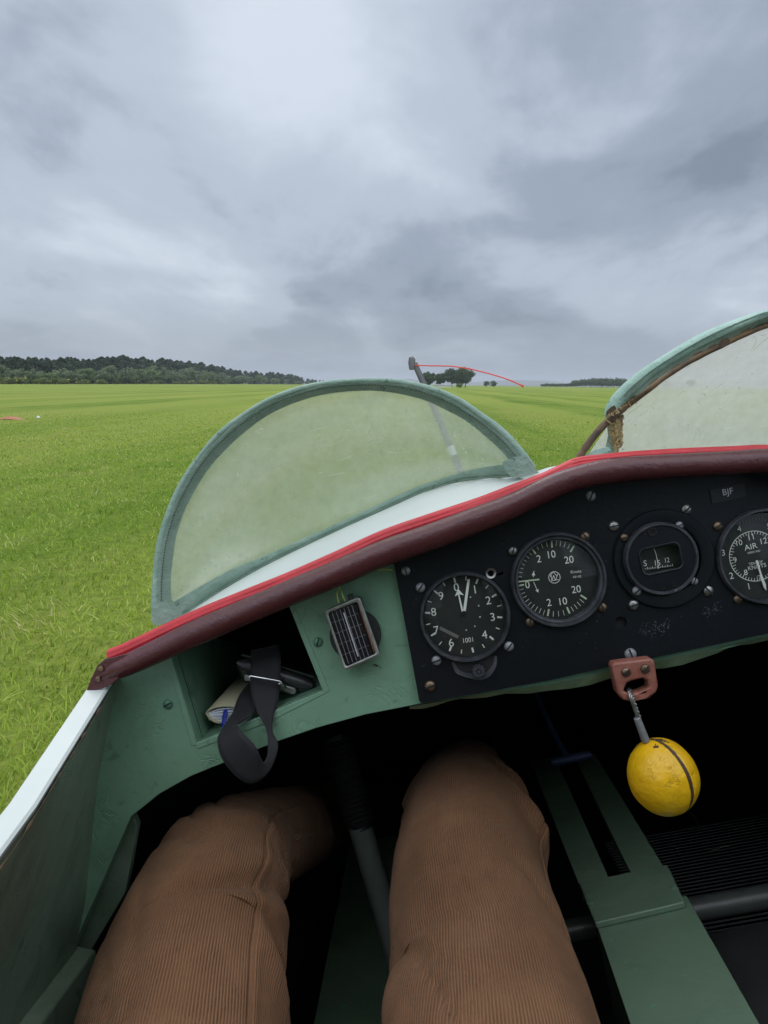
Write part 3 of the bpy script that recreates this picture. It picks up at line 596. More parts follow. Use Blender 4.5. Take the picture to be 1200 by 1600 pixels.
bar(mb, 725.2, 957.5, 732.4, 905, 4.4, wn, 0, 4.0); gp(mb, 'needle', M['mark'], A_)
mb = MB(); bar(mb, 723, 957, 716.5, 928, 3.0, wn+0.0006, 0, 2.0); mb.add([P(x, y, wn+0.0006) for x, y in ((710.5, 932), (715.8, 920), (725, 930), (717, 928.5))], [(0, 1, 2, 3)]); gp(mb, 'short_needle', M['mark'], A_)
mb = MB(); bar(mb, 687, 981, 716, 995.5, 5.2, wm-0.0003, 0, 5.2); gp(mb, 'counterweight', M['dim'], A_)
mb = MB(); mb.lathe(P(725, 958, wn), (0, -1, 0), [(0.0022, -0.002), (0.002, 0.0006), (0, 0.0008)], 16); gp(mb, 'hub', M['black'], A_)
# knob and broken bracket under the altimeter
mb = MB(); kc = P(747, 1047, wp-0.001); pr = []
mb2 = MB()
for k in range(48):
    pass
rows = []
for (r, h) in ((9.5, 0), (9.5, 0.005), (8, 0.0075), (5, 0.0075), (4.5, 0.0062), (2.4, 0.0062), (2.2, 0.008), (0.01, 0.0082)):
    rows.append([kc + Vector((math.cos(t)*PX(r, wp)*(1+(0.12*math.sin(12*t) if r > 7 else 0)), -h, math.sin(t)*PX(r, wp)*(1+(0.12*math.sin(12*t) if r > 7 else 0)))) for t in [2*math.pi*k/48 for k in range(48)]])
mb.grid(rows, 0, True); gp(mb, 'knob', M['bezel'], A_)
mb = MB(); cv = cat([(706, 1035), (712, 1050), (724, 1056), (738, 1060), (752, 1062), (766, 1055), (775, 1040), (776, 1026)], 5)
inn = cat([(709, 1032), (716, 1045), (727, 1051), (738, 1052), (750, 1053), (761, 1049), (770, 1038), (773, 1024)], 5)
mb.grid([[P(a[0], a[1], wp-0.0016), P(b[0], b[1], wp-0.0010)] for a, b in zip(cv, inn)]); mb.tube([P(a[0], a[1], wp-0.0012) for a in cv], PX(0.9, wp), 6)
mb.add([P(x, y, wp-0.0006) for x, y in inn] + [P(741, 1030, wp-0.0006)], [tuple(range(len(inn)+1))], 1)
gp(mb, 'knob_bracket', [M['bezel'], M['black']], A_)
# variometer
wf = wp+0.0045
A_, c0, s = bezel(872, 905.5, 73.5, 61.5, wf, 'variometer', M['bezel'])
mb = MB(); backdisc(mb, c0, 63*s, wf); wm = wf-0.0004; vcx, vcy = 866.3, 904
def arcs(a0, a1, n, mi=1):
    for k in range(1, n): tick(mb, vcx, vcy, 51, 59.5, a0+(a1-a0)*k/n, 0.75, wm, mi)
for an in (191.4, 127, 94.3, 59, 259.7, 293.6, 327.6): tick(mb, vcx, vcy, 48.5, 59.5, an, 2.6, wm, 2)
arcs(191.4, 127, 9); arcs(127, 94.3, 4); arcs(94.3, 59, 5); arcs(191.4, 259.7, 10); arcs(259.7, 293.6, 4); arcs(293.6, 327.6, 5)
for t_, x, y in (('2', 841.9, 873), ('10', 862, 866), ('20', 889, 874.5), ('0', 824, 913.5), ('2', 857.8, 941.3), ('10', 880, 939.3), ('20', 900.3, 920.6)): txt(mb, t_, x, y, 11.3, 9, wm, 1, 0.95)
txt(mb, 'Knots', 900, 893, 4.6, 6, wm, 1, 1.05); txt(mb, '42142', 901.5, 901, 3.4, 6, wm, 1, 1.1)
ring(mb, 866.3, 902.2, 8.4, 9.4, wm, 1)
lz = [(860.5, 897.5), (862.5, 907), (865, 899), (868, 907), (871.5, 896.5)]
for a, b in zip(lz, lz[1:]): bar(mb, *a, *b, 1.0, wm-0.0001, 1)
lz = [(859.5, 901), (864.2, 893), (870, 900)]
for a, b in zip(lz, lz[1:]): bar(mb, *a, *b, 0.9, wm-0.0002, 1)
bar(mb, 861, 907.5, 873, 905.5, 0.9, wm-0.0003, 1)
ring(mb, 866.3, 903.5, 33.2, 33.9, wm, 1, 175, 160, 10)
bar(mb, 833.4, 902, 833.6, 896, 0.8, wm, 1); bar(mb, 833.8, 909, 839.5, 922.5, 0.9, wm, 1)
mb.add([P(x, y, wm) for x, y in ((833.5, 893), (831, 899), (836.3, 899))], [(0, 1, 2)], 1); mb.add([P(x, y, wm) for x, y in ((841.3, 926), (836.6, 922.4), (841.2, 920.2))], [(0, 1, 2)], 1)
gp(mb, 'dial_face', [M['face'], M['mark'], M['lume']], A_)
mb = MB(); bar(mb, 842.8, 905.3, 806.6, 909.3, 2.3, wf-0.0018, 0, 2.0); gp(mb, 'needle', M['lume'], A_)
mb = MB(); ring(mb, 867, 903, 0, 23, wm-0.0006, 0); gp(mb, 'hub_cover', M['face'], A_) if False else None
# compass
A_, c0, s = bezel(1033, 873, 74.5, 57, wp+0.004, 'compass', M['bezel'], step=False) if False else (None, None, None)
A_ = bpy.data.objects.new('compass', None); COL.objects.link(A_); A_.parent = G
s = PX(1, wp); c0 = P(1036, 872.5, wp); mb = MB()
mb.lathe((c0.x, 0, c0.z), (0, 1, 0), [(76*s, wp-0.0003), (76*s, wp-0.0022), (74.5*s, wp-0.0034), (58*s, wp-0.0034), (56*s, wp-0.0030)], 72, cap=False); gp(mb, 'flange', M['panel'], A_)
c1 = P(1029, 872, wp); mb = MB()
mb.lathe((c1.x, 0, c1.z), (0, 1, 0), [(56*s, wp-0.0030), (56*s, wp-0.0075), (54*s, wp-0.0095), (51*s, wp-0.0095), (50*s, wp-0.0080)], 64, cap=False); gp(mb, 'bezel', M['bezel'], A_)
wfc = wp-0.0080
def rrect(cx, cy, hw, hh, r, deg, w, n=5):
    o = []; c, d = math.cos(R(deg)), math.sin(R(deg))
    for q, (sx_, sy_) in enumerate(((1, 1), (-1, 1), (-1, -1), (1, -1))):
        for k in range(n+1):
            t = R(90*q+90*k/n); x = sx_*(hw-r)+r*math.cos(t); y = sy_*(hh-r)+r*math.sin(t)
            o.append(P(cx+x*c-y*d, cy-(x*d+y*c), w))
    return o
fo_ = [Vector((c1.x+51*s*math.cos(2*math.pi*k/56), wfc, c1.z+51*s*math.sin(2*math.pi*k/56))) for k in range(56)]
winp = rrect(1033, 873, 30, 19, 8, 12, wfc)
mb = MB(); mb.plate(fo_, (0, 0.003, 0), 0, holes=[winp]); gp(mb, 'faceplate', M['panel'], A_, bevel=0.0004)
mb = MB(); win2 = rrect(1033, 873, 29, 18, 8, 12, wfc+0.012); mb.grid([winp, win2], 0, True); mb.add(win2, [tuple(range(len(win2)))]); 
wm = wfc+0.009
mb.add([P(x, y, wm+0.0006) for x, y in ((1003, 877), (1003, 894), (1062, 881), (1062, 866))], [(0, 1, 2, 3)])
txt(mb, 'S', 1008, 880, 9, 6, wm, 1); txt(mb, '15', 1027.5, 879.5, 8.5, 6, wm, 1, 0.9); txt(mb, '12', 1042.5, 875, 7.5, 8, wm, 1, 0.8)
for k in range(19): x = 1004+k*2.6; y = 890.5-(x-1004)*0.12; bar(mb, x, y, x-0.3, y-(3.6 if k % 3 == 0 else 2.2), 0.8, wm, 1)
cvv = cat([(1018.5, 853), (1023, 860), (1026, 870), (1028, 882), (1029, 889)], 4)
for a, b in zip(cvv, cvv[1:]): bar(mb, *a, *b, 0.9, wm-0.0015, 1)
gp(mb, 'compass_card', [M['face'], M['mark']], A_)
mb = MB(); mb.plate(rrect(1033, 873, 30.5, 19.5, 8, 12, wfc-0.0002), (0, 0.0003, 0)); gp(mb, 'glass', M['glass'], A_)
mb = MB(); mb.grid([rrect(1033, 873, 30.6, 19.6, 8, 12, wfc-0.0002), rrect(1033, 873, 32, 21, 9, 12, wfc-0.0013), rrect(1033, 873, 33, 22, 9, 12, wfc+0.0002)], 0, True); gp(mb, 'window_rim', M['bezel'], A_)
for x, y, r, an, m in ((1061, 821, 6, 20, 'grey_alu'), (975, 840, 6, 5, 'brass'), (995, 923, 7, 30, 'grey_alu'), (1084, 908, 6, 60, 'grey_alu')): screw(x, y, r, wp-0.0034, M[m], an, A_)
mb = MB(); 
for x, y, r in ((1019, 831, 7), (1007, 833, 3), (1033, 828, 2.6), (1036, 918, 3.2), (1053.5, 913.5, 3.2)):
    q = P(x, y, wfc-0.0004); mb = MB(); mb.lathe(q, (0, -1, 0), [(PX(r, wfc), -0.0002), (PX(r*0.9, wfc), 0.0005), (PX(r*0.62, wfc), 0.0004), (PX(r*0.6, wfc), -0.0002), (0.0001, -0.0002)], 18)
    gp(mb, 'adjuster_hole', M['black'], A_)
# airspeed indicator
wf = wp+0.010
A_, c0, s = bezel(1195, 869, 73.5, 68, wf, 'airspeed_indicator', M['bezel'], step=False)
mb = MB(); backdisc(mb, c0, 69*s, wf); wm = wf-0.0004; ax_, ay_ = 1177.5, 868.8
ax_ = 1186.5; 
ring(mb, 1178+9, 869, 0.01, 0.02, wm, 1)
ring(mb, 1178+1, 868.8, 38.6, 39.7, wm, 1)
for k in range(50): tick(mb, 1179, 868.8, 34.5 if k % 5 else 32.5, 39, 97+k*7.2, 0.9, wm, 1)
for t_, x, y, h in (('4', 1155, 826, 9), ('3', 1130, 863.5, 9.5), ('2', 1142.8, 899.5, 10), ('1', 1170, 916, 9.5), ('5', 1201, 822, 9), ('11', 1173.5, 839, 9), ('12', 1193.4, 845, 9), ('10', 1155, 848, 8.6), ('9', 1148.4, 875, 8.6), ('8', 1165.3, 894.4, 8.6), ('7', 1187, 903, 8.6), ('13', 1208, 860, 8.6)): txt(mb, t_, x, y, h, 12, wm, 1)
txt(mb, 'AIR', 1173, 854, 8.5, 13, wm, 1, 1.1); txt(mb, 'SPEED IND', 1178, 862.3, 3.0, 12, wm, 1)
txt(mb, 'TENS OF', 1181, 879.5, 4.0, 12, wm, 1); txt(mb, 'KNOTS', 1183, 885.3, 6.2, 12, wm, 1)
for k in range(17): tick(mb, 1183, 869, 56, 60, 122-k*5, 0.7, wm, 2)
gp(mb, 'dial_face', [M['face'], M['mark'], M['dim']], A_)
mb = MB(); wn = wf-0.0025
mb.add([P(x, y, wn) for x, y in ((1180.6, 876), (1184, 875), (1189, 893), (1192.5, 903), (1196.8, 913), (1197.5, 922.8), (1193.5, 918), (1189, 905), (1187, 896))], [tuple(range(9))]); gp(mb, 'needle', M['mark'], A_)
# ---- cable release: bracket, cable, ferrule, yellow ball
RB = bpy.data.objects.new('release_handle', None); COL.objects.link(RB); RB.parent = G
wr = wp-0.004
ob = [(956, 1040), (960, 1036), (1018, 1029), (1023, 1033), (1029, 1072), (1026, 1082), (1015, 1091), (985, 1097), (974, 1094), (965, 1083)]
hl = [(974, 1080), (980, 1067), (988, 1064), (1004, 1060), (1013, 1063), (1015, 1075), (1003, 1081), (984, 1085)]
mb = MB(); mb.plate([P(x, y, wr-0.014) for x, y in ob], (0, 0.014, 0), holes=[[P(x, y, wr-0.014) for x, y in hl]]); gp(mb, 'bracket', M['rustred'], RB, bevel=0.0022)
for x, y in ((978, 1050), (1008, 1045)): screw(x, y, 7, wr-0.014, M['brass'], 40, RB)
mb = MB(); cab = [P(983, 1078, wr-0.002), P(984, 1082, wr-0.012), P(988, 1093, wr-0.018), P(993, 1107, wr-0.018), P(999, 1124, wr-0.018)]; cb = cat([tuple(p) for p in cab], 8)
for q in range(3):
    mb.tube([Vector(p)+Vector((math.cos(i*0.7+q*2.09), 0, math.sin(i*0.7+q*2.09)))*0.0012 for i, p in enumerate(cb)], 0.0013, 8)
gp(mb, 'cable', M['steel'], RB)
mb = MB(); f0, f1 = P(995, 1121, wr-0.018), P(1009, 1158, wr-0.018)
mb.tube([f0.lerp(f1, t) for t in (0, 0.03, 0.5, 0.9, 1)], [0.0028, 0.0036, 0.0040, 0.0042, 0.0040], 16, flat=0.8); gp(mb, 'ferrule', M['grey_alu'], RB)
bc = P(1035.5, 1213, wr-0.018); bax = (P(1047, 1268, wr-0.018)-P(1020, 1158, wr-0.018)); bl = PX(58, wr-0.018); br = PX(50.5, wr-0.018); bax.normalize()
SEAM = 300
def ball(rs=1.0, a0=0, a1=360, n=64, groove=True):
    x = bax.cross(Vector((0, 1, 0))).normalized(); y = x.cross(bax).normalized(); rows = []
    for i in range(37):
        t = math.pi*i/36; row = []
        for k in range(n):
            p = 2*math.pi*k/n; d = abs(((p-R(SEAM)+math.pi) % (2*math.pi))-math.pi); d2 = abs(((p-R(SEAM-180)+math.pi) % (2*math.pi))-math.pi)
            g = 1 - (0.05*math.exp(-(min(d, d2)*math.sin(t)/0.035)**2))
            e = 1+0.012*noise.noise(Vector((math.sin(t)*math.cos(p), math.sin(t)*math.sin(p), math.cos(t)))*2.5)
            row.append(bc - bax*bl*math.cos(t)*e + (x*math.cos(p)+y*math.sin(p))*br*math.sin(t)*g*e*(1.03-0.03*math.cos(t)))
        rows.append(row)
    return rows
mb = MB(); rows = ball(n=180); mb.grid(rows, 0, True)
for fi, f in enumerate(mb.f):
    i, k = fi//180, fi % 180; p = 360*(k+0.5)/180
    d = min(abs((p-SEAM+180) % 360-180), abs((p-SEAM+360) % 360-180))
    t = math.pi*(i+0.5)/36
    if d*math.sin(t) < 3.4 or (i < 5 and noise.noise(Vector((i*0.35, k*0.07, 0))) > 0.02 and abs(p-SEAM) < 70): mb.m[fi] = 1
gp(mb, 'ball', [M['yellow'], M['brown']], RB, sharp=80)
# ---- centre beam with slot
v0 = -0.45
cb_ = MB()
def vq(pts, v=v0): return [PV(x, y, v) for x, y in pts]
near = vq(((985, 1600), (1187, 1600), (1072, 1398), (928, 1432)))
d1 = (near[0]-near[3]); d2 = (near[1]-near[2]); near[0] += d1*1.2; near[1] += d2*1.2
cb_.plate(near, (0, 0, -0.14)); gp(cb_, 'centre_beam', M['board'], bevel=0.0012)
mb = MB(); mb.plate(vq(((829, 1190), (868, 1183), (953, 1375), (909, 1392))), (0, 0, -0.012)); gp(mb, 'slot_rail', M['board'], bevel=0.001)
mb = MB(); mb.plate(vq(((896, 1180), (929, 1176), (1042, 1362), (989, 1370))), (0, 0, -0.012)); gp(mb, 'slot_rail', M['board'], bevel=0.001)
mb = MB(); mb.plate(vq(((904, 1379), (1043, 1350), (1070, 1409), (930, 1442)), v0+0.007), (0, 0, -0.0068)); cp = gp(mb, 'cover_plate', M['board'], bevel=0.0015)
for x, y in ((922, 1411), (1052, 1386)):
    mb = MB(); mb.lathe(PV(x, y, v0+0.007), (0, 0, 1), [(0.004, 0), (0.0035, 0.0015), (0, 0.002)], 14); gp(mb, 'screw', M['board'], cp)
mb = MB(); mb.tube([Vector((0.05, 0.82, -0.505)), Vector((0.66, 0.82, -0.505))], 0.0125, 20); gp(mb, 'cross_tube', M['tubedark'])
mb = MB(); mb.tube([P(861, 1191, 1.08), P(868, 1190, 1.08), P(916, 1180, 1.08), P(923, 1179, 1.08)], [0.005, 0.0065, 0.0065, 0.005], 14); mb.tube([P(888, 1186, 1.085), P(862, 1140, 1.14), P(838, 1085, 1.2)], 0.0045, 10); gp(mb, 'blue_handle', M['bluetube'])
# ---- control stick
mb = MB(); a0, a1 = P(663, 1640, 0.84), P(562, 1288, 0.84); mb.tube([a0, a1], 0.0142, 24); st = gp(mb, 'control_stick', M['tubegrey'])
mb = MB(); g0 = P(565, 1295, 0.84); g1 = P(522, 1150, 0.86); pts = []; rr = []
for i in range(61):
    t = i/60; pts.append(g0.lerp(g1, t)); rr.append(0.0165 + (0.0014*math.cos(i*2.1) if 3 < i < 57 else -0.002) + 0.002*math.sin(t*3.1))
mb.tube(pts, rr, 24); gp(mb, 'grip', M['rubber'], st)
# ---- pitot mast and wool string
mb = MB(); wq = 1.25; pm = [P(722, 742, wq), P(700, 690, wq), P(676, 632, wq), P(655, 584, wq), P(648, 568, wq)]
pm = [P(735, 775, wq)] + pm
mb.tube(pm, [0.0062, 0.0062, 0.006, 0.0056, 0.0052, 0.005], 16, 0, True); mb.tube([P(644, 577, wq), P(643.5, 567, wq), P(644, 560, wq), P(646, 558, wq)], [0.0052, 0.0066, 0.006, 0.003], 14)
po = gp(mb, 'pitot_mast', M['pitot'])
mb = MB(); mb.tube([P(703, 697, wq), P(709, 712, wq)], 0.0068, 16); gp(mb, 'tape', M['tape'], po)
mb = MB(); ys = cat([(648, 571, 1.245), (680, 571.5, 1.23), (712, 573, 1.21), (745, 579, 1.19), (775, 587, 1.18), (800, 595.5, 1.17), (818, 604, 1.165)], 5)
mb.tube([P(*p)+Vector((0, 0, 0.0006*noise.noise(Vector((i*.4, 0, 0))))) for i, p in enumerate(ys)], [0.0010]*(len(ys)-2)+[0.0014, 0.0022], 8); gp(mb, 'wool_string', M['ystring'], po)
# ================================================================== WINDSCREENS
M['scratch'] = perspex('scratched_perspex', (0.85, 0.86, 0.80), 0.45, 0)
NSCR = 150; SC = (0.66, 0.35, 1.9)
def screen(name, outer, inner, base_hi, base_lo, wh, wbs, pmat, label, rightside=False):
    o = bpy.data.objects.new(name, None); COL.objects.link(o); o.parent = G; o['label'] = label
    n = 90; uo = resample(cat(outer, 6), n); ui = resample(cat(inner, 6), n); bh = resample(cat(base_hi, 6), n); bl_ = resample(cat(base_lo, 6), n)
    wfun = lambda t: wh[0] + (wh[1]-wh[0])*math.sin(math.pi*t)
    wbf = lambda t: wbs[0] + (wbs[1]-wbs[0])*math.sin(math.pi*t)**0.8
    O = [P(p[0], p[1], wfun(i/(n-1))) for i, p in enumerate(uo)]; I = [P(p[0], p[1], wfun(i/(n-1))+0.006) for i, p in enumerate(ui)]
    BH = [P(p[0], p[1], wbf(i/(n-1))-0.004) for i, p in enumerate(bh)]; BL = [P(p[0], p[1], wbf(i/(n-1))) for i, p in enumerate(bl_)]
    # pane
    mb = MB(); rows = []
    for i in range(n):
        t = i/(n-1); bul = 0.02*math.sin(math.pi*t); row = []
        for k in range(17):
            q = -0.06+k/16*1.12; p = I[i].lerp(BH[i], q) + Vector((0, bul*math.sin(math.pi*max(0, min(1, q))) + 0.0015, 0)); row.append(p)
        rows.append(row)
    mb.grid(rows); gp(mb, 'pane', pmat, o, sharp=80, recalc=False)
    ms = MB(); rg = random.Random(len(rows[0])+int(outer[0][0]))
    def pt(t, q):
        i = max(0, min(n-1.001, t*(n-1))); k = max(0, min(15.999, q*16)); a_, b_ = int(i), int(k); f, h = i-a_, k-b_
        return rows[a_][b_].lerp(rows[a_+1][b_], f).lerp(rows[a_][b_+1].lerp(rows[a_+1][b_+1], f), h)+Vector((0, -0.0004, 0))
    for i in range(NSCR):
        cl_ = rg.random(); 
        if cl_ < 0.3: t, q, an, L_s = rg.gauss(SC[0], 0.03), rg.gauss(SC[1], 0.14), rg.gauss(SC[2], 0.25), rg.uniform(0.03, 0.16)
        else: t, q, an, L_s = rg.uniform(0.04, 0.96), rg.uniform(0.05, 0.95), rg.uniform(0, 6.3), rg.expovariate(1/0.03)+0.006
        cv = rg.uniform(-1, 1); pts = []
        for j in range(5): e = j/4; pts.append(pt(t+math.cos(an+cv*e)*L_s*e*0.5, q+math.sin(an+cv*e)*L_s*e))
        ms.tube(pts, rg.uniform(0.00010, 0.00026), 3)
    for i in range(60): c_ = pt(rg.uniform(0.03, 0.97), rg.uniform(0.1, 0.98)); ms.lathe(c_, (0, -1, 0), [(rg.uniform(0.0003, 0.0010), 0), (0.0001, 0.0003)], 6)
    so = gp(ms, 'scratch', M['scratch'], o, kind='stuff')
    return o, O, I, BH, BL
outer = [(238, 978), (237.5, 930), (241, 878), (250, 832), (264, 791), (287, 743), (316.7, 700), (343, 672), (375, 648), (415, 624), (462, 606), (510, 596), (561.7, 592.5), (600, 592), (632, 595), (665, 602), (696, 612), (727, 627), (754, 647), (779, 665), (801, 685), (820, 708), (839, 734)]
inner = [(267, 943), (266, 915), (268, 880), (275.8, 832), (292, 788), (316.7, 744), (343, 711), (375, 680), (415, 650), (462.5, 628), (510, 615), (561.7, 610), (600, 611), (631.7, 616), (665, 625), (696, 639), (727, 656), (754, 677), (780, 700), (801, 724)]
bhi = [(267, 945), (300, 925), (363, 890), (410, 871), (457, 850), (520, 822), (579, 795), (625, 773), (667, 756), (725, 738), (765, 730), (803, 725)]
blo = [(262, 972), (287.5, 960), (330, 932), (369, 907.6), (415, 882), (462.5, 858), (505, 838), (550, 817), (595, 797), (637.5, 778), (665, 766), (696, 757), (725, 750), (754, 747), (785, 745), (815, 744)]
so_, O, I, BH, BL = screen('windscreen', outer, inner, bhi, blo, (0.625, 0.65), WB, M['perspex'], 'left hazy windscreen with neat stitched green trim')
# trim round the hoop: rolled outer edge + flat band + stitches
mb = MB(); n = len(O)
rr = [PX(6.5, 0.63)*(0.9+0.2*noise.noise(p*25)) for p in O]
rr = [r*(1 - 0.25*math.sin(math.pi*i/(n-1))) for i, r in enumerate(rr)]
mid = [O[i].lerp(I[i], 0.16) for i in range(n)]
mb.tube(mid, rr, 16, 0)
rows = [[O[i].lerp(I[i], q)+Vector((0, -0.003*math.sin(math.pi*min(1, q*1.05))+0.0012*noise.noise(O[i]*40+Vector((q*3, 0, 0))), 0)) for q in (0.2, 0.35, 0.5, 0.62, 0.64, 0.8, 0.95, 1.04)] for i in range(n)]
mb.grid(rows, 1)
tr_ = gp(mb, 'hoop_trim', [M['vinyl'], M['vinyl_dark']], so_, sharp=70)
mb = MB()
for i in range(0, n-1):
    for j in range(2):
        a_ = O[i].lerp(I[i], 0.60).lerp(O[i+1].lerp(I[i+1], 0.60), j*0.5+0.05) + Vector((0, -0.0042, 0)); b_ = O[i].lerp(I[i], 0.60).lerp(O[i+1].lerp(I[i+1], 0.60), j*0.5+0.35) + Vector((0, -0.0042, 0))
        mb.tube([a_, b_], 0.00045, 5)
gp(mb, 'stitching', M['thread'], so_)
mb = MB(); rows = [[BH[i]+Vector((0, -0.004, 0.0005)), BH[i].lerp(BL[i], 0.3)+Vector((0, -0.006, 0)), BH[i].lerp(BL[i], 0.7)+Vector((0, -0.007, 0)), BL[i]+Vector((0, -0.005, -0.0005))] for i in range(n)]
mb.grid(rows, 0); mb.tube([p+Vector((0, -0.007, -0.0002)) for p in BL], PX(1.6, 0.7), 8, 1)
gp(mb, 'base_trim', [M['vinyl'], M['vinyl_dark']], so_, sharp=70)
# foot gussets
mb = MB(); mb.grid([[P(x, y, 0.622) for x, y in r] for r in (((240, 978), (239, 945), (268, 935)), ((256, 975), (262, 958), (275, 948)), ((285, 962), (285, 955), (296, 938)))], 0); gp(mb, 'gusset', M['vinyl'], so_); mb = MB()
mb.grid([[P(x, y, 0.622) for x, y in r] for r in (((785, 722), (800, 715), (822, 710)), ((790, 737), (812, 733), (836, 730)), ((800, 747), (820, 745), (842, 739)))], 0)
gp(mb, 'gusset', M['vinyl'], so_)
# right windscreen
ro = [(944, 652), (946.7, 635), (960, 614), (986.7, 588.7), (1013, 570), (1053, 544.7), (1093, 522), (1133, 504.7), (1173, 490), (1200, 484), (1260, 474), (1330, 470), (1400, 482), (1460, 516), (1500, 572), (1522, 640), (1525, 705)]
ri = [(972, 652), (978, 640), (992, 626), (1013, 609), (1040, 588), (1080, 563), (1120, 543), (1146.7, 530), (1173, 518), (1200, 508), (1260, 496), (1330, 492), (1390, 502), (1440, 530), (1475, 580), (1493, 640), (1498, 700)]
rp = [(946, 672), (955, 655), (972, 640)] + ri[3:]
rbh = [(918, 713), (960, 710), (1000, 709), (1060, 707), (1130, 703), (1200, 698), (1300, 690), (1400, 690), (1498, 706)]
rbl = [(914, 716), (960, 713), (1000, 712), (1060, 710), (1130, 706), (1200, 701), (1300, 694), (1400, 694), (1500, 710)]
s2, O2, I2, BH2, BL2 = screen('windscreen', ro, rp, rbh, rbl, (0.645, 0.60), (0.66, 0.70), M['perspex2'], 'right milky windscreen with torn faded trim and rusty tube')
n = len(O2); I3 = resample(cat(ri, 6), n); I3 = [P(p[0], p[1], 0.645-0.045*math.sin(math.pi*i/(n-1))+0.004) for i, p in enumerate(I3)]
mb = MB(); rows = []
for i in range(n):
    fade = min(1, i/6)
    rag = 0.0 if i > 8 else 0.12*noise.noise(Vector((i*1.7, 0, 0)))
    row = []
    for q in (0, 0.06, 0.15, 0.28, 0.42, 0.55, 0.68, 0.8, 0.92, 1.0):
        p = O2[i].lerp(I3[i], q*(1+rag)); h = 0.013*math.sin(math.pi*q)**0.6 + (0.0016*noise.noise(Vector((i*0.16, q*9, 2)))); row.append(p+Vector((0, -h, 0)))
    rows.append(row)
mb.grid(rows, 0)
for fi in range(len(mb.f)):
    if fi % 9 >= 8 or (fi % 9 == 7 and noise.noise(Vector((fi//9*0.4, 0, 0))) > 0.05): mb.m[fi] = 1
gp(mb, 'hoop_trim', [M['vinyl_pale'], M['stain']], s2, sharp=75)
mb = MB(); 
for q in (0.33, 0.6): mb.tube([O2[i].lerp(I3[i], q)+Vector((0, -0.0132, 0)) for i in range(4, n)], 0.0006, 5)
gp(mb, 'stitching', M['vinyl_dark'], s2)
tube = [(905, 715, 0.632), (914, 701, 0.632), (925, 686, 0.632), (938, 670, 0.632), (952, 656, 0.632), (970, 641, 0.631), (987, 629, 0.630)] + [(x, y+0.5, 0.612-0.012*min(1, i/5)) for i, (x, y) in enumerate(ri[3:12])] + [(1390, 500, .60), (1440, 528, .63), (1475, 578, .632), (1493, 640, .634), (1505, 715, .634)]
tt = cat(tube, 4); mb = MB(); mb.tube([P(*p) for p in tt], [(0.0032 if i < 22 else 0.0023)*(1+0.18*noise.noise(Vector((i*.5, 1, 0)))) for i in range(len(tt))], 12); gp(mb, 'hoop_tube', M['rust'], s2)
mb = MB()   # torn lining: ragged foam below the tear, brown hole edges
random.seed(11)
rows = []
for i in range(26):
    t = i/25; y = 648+60*t; xl = 949+9*t+2.5*noise.noise(Vector((i*.5, 0, 0)))*1.5; xr = 974-2*t+4*noise.noise(Vector((i*.7, 5, 0))) - (6 if t > .85 else 0)
    rows.append([P(xl+(xr-xl)*q, y+1.5*noise.noise(Vector((i*.5, q*4, 2))), 0.640-0.007*math.sin(math.pi*q)+0.004*noise.noise(Vector((i*.45, q*5, 9)))) for q in np.linspace(0, 1, 12)])
mb.grid(rows)
for i in range(40):
    t = random.random(); x = random.choice((950+8*t, 973-2*t))+random.gauss(0, 1.5); y = 648+60*t
    a_ = P(x, y, 0.634); b_ = P(x+random.gauss(0, 3.5), y+random.gauss(0, 3), 0.632); mb.tube([a_, b_], [0.0008, 0.0003], 5)
for i in range(26):
    t = random.random(); x = 946+46*t; y = 655-32*t+random.gauss(0, 2); a_ = P(x, y, 0.628); b_ = P(x+random.gauss(0, 3), y+random.gauss(2, 2.5), 0.626); mb.tube([a_, b_], [0.0007, 0.0003], 5)
gp(mb, 'torn_foam', M['foam'], s2)
mb = MB(); ro_h = cat([(947, 652), (949, 641), (958, 634), (968, 632), (978, 622), (990, 617), (996, 622), (990, 632), (978, 640), (964, 650), (953, 657)], 3, True)
mb.add([P(x+1.2*noise.noise(Vector((i*.8, 0, 0))), y+1.4*noise.noise(Vector((i*.8, 3, 0))), 0.6335-0.004*(x-947)/48) for i, (x, y) in enumerate(ro_h)], [tuple(range(len(ro_h)))])
gp(mb, 'tear', M['brown'], s2); mb = MB()
mb.add([P(x, y, 0.592) for x, y in ((1122, 537), (1127, 530), (1136, 528), (1141, 531), (1139, 538), (1129, 543), (1124, 542))], [tuple(range(7))])
gp(mb, 'tear', M['brown'], s2)
mb = MB(); mb.grid([[P(914, 712, 0.634), P(930, 703, 0.634), P(950, 698, 0.634)], [P(930, 713, 0.634), P(942, 708, 0.634), P(955, 703, 0.634)]]); gp(mb, 'gusset', M['vinyl_pale'], s2); mb = MB(); mb.grid([[P(947, 655, 0.642), P(956, 655, 0.642)], [P(950, 680, 0.642), P(957, 680, 0.642)], [P(946, 700, 0.642), P(958, 702, 0.642)], [P(940, 710, 0.642), P(962, 710, 0.642)]]); gp(mb, 'gusset', M['vinyl_pale'], s2)
# ================================================================== THINGS IN THE COCKPIT
def simple(name, label, catg, base):
    t, b = thing(name, label, catg, base)
    return t, (lambda mb, nm, mats, parent=None, **k: mb.build(nm, mats, parent or t, b, **k))
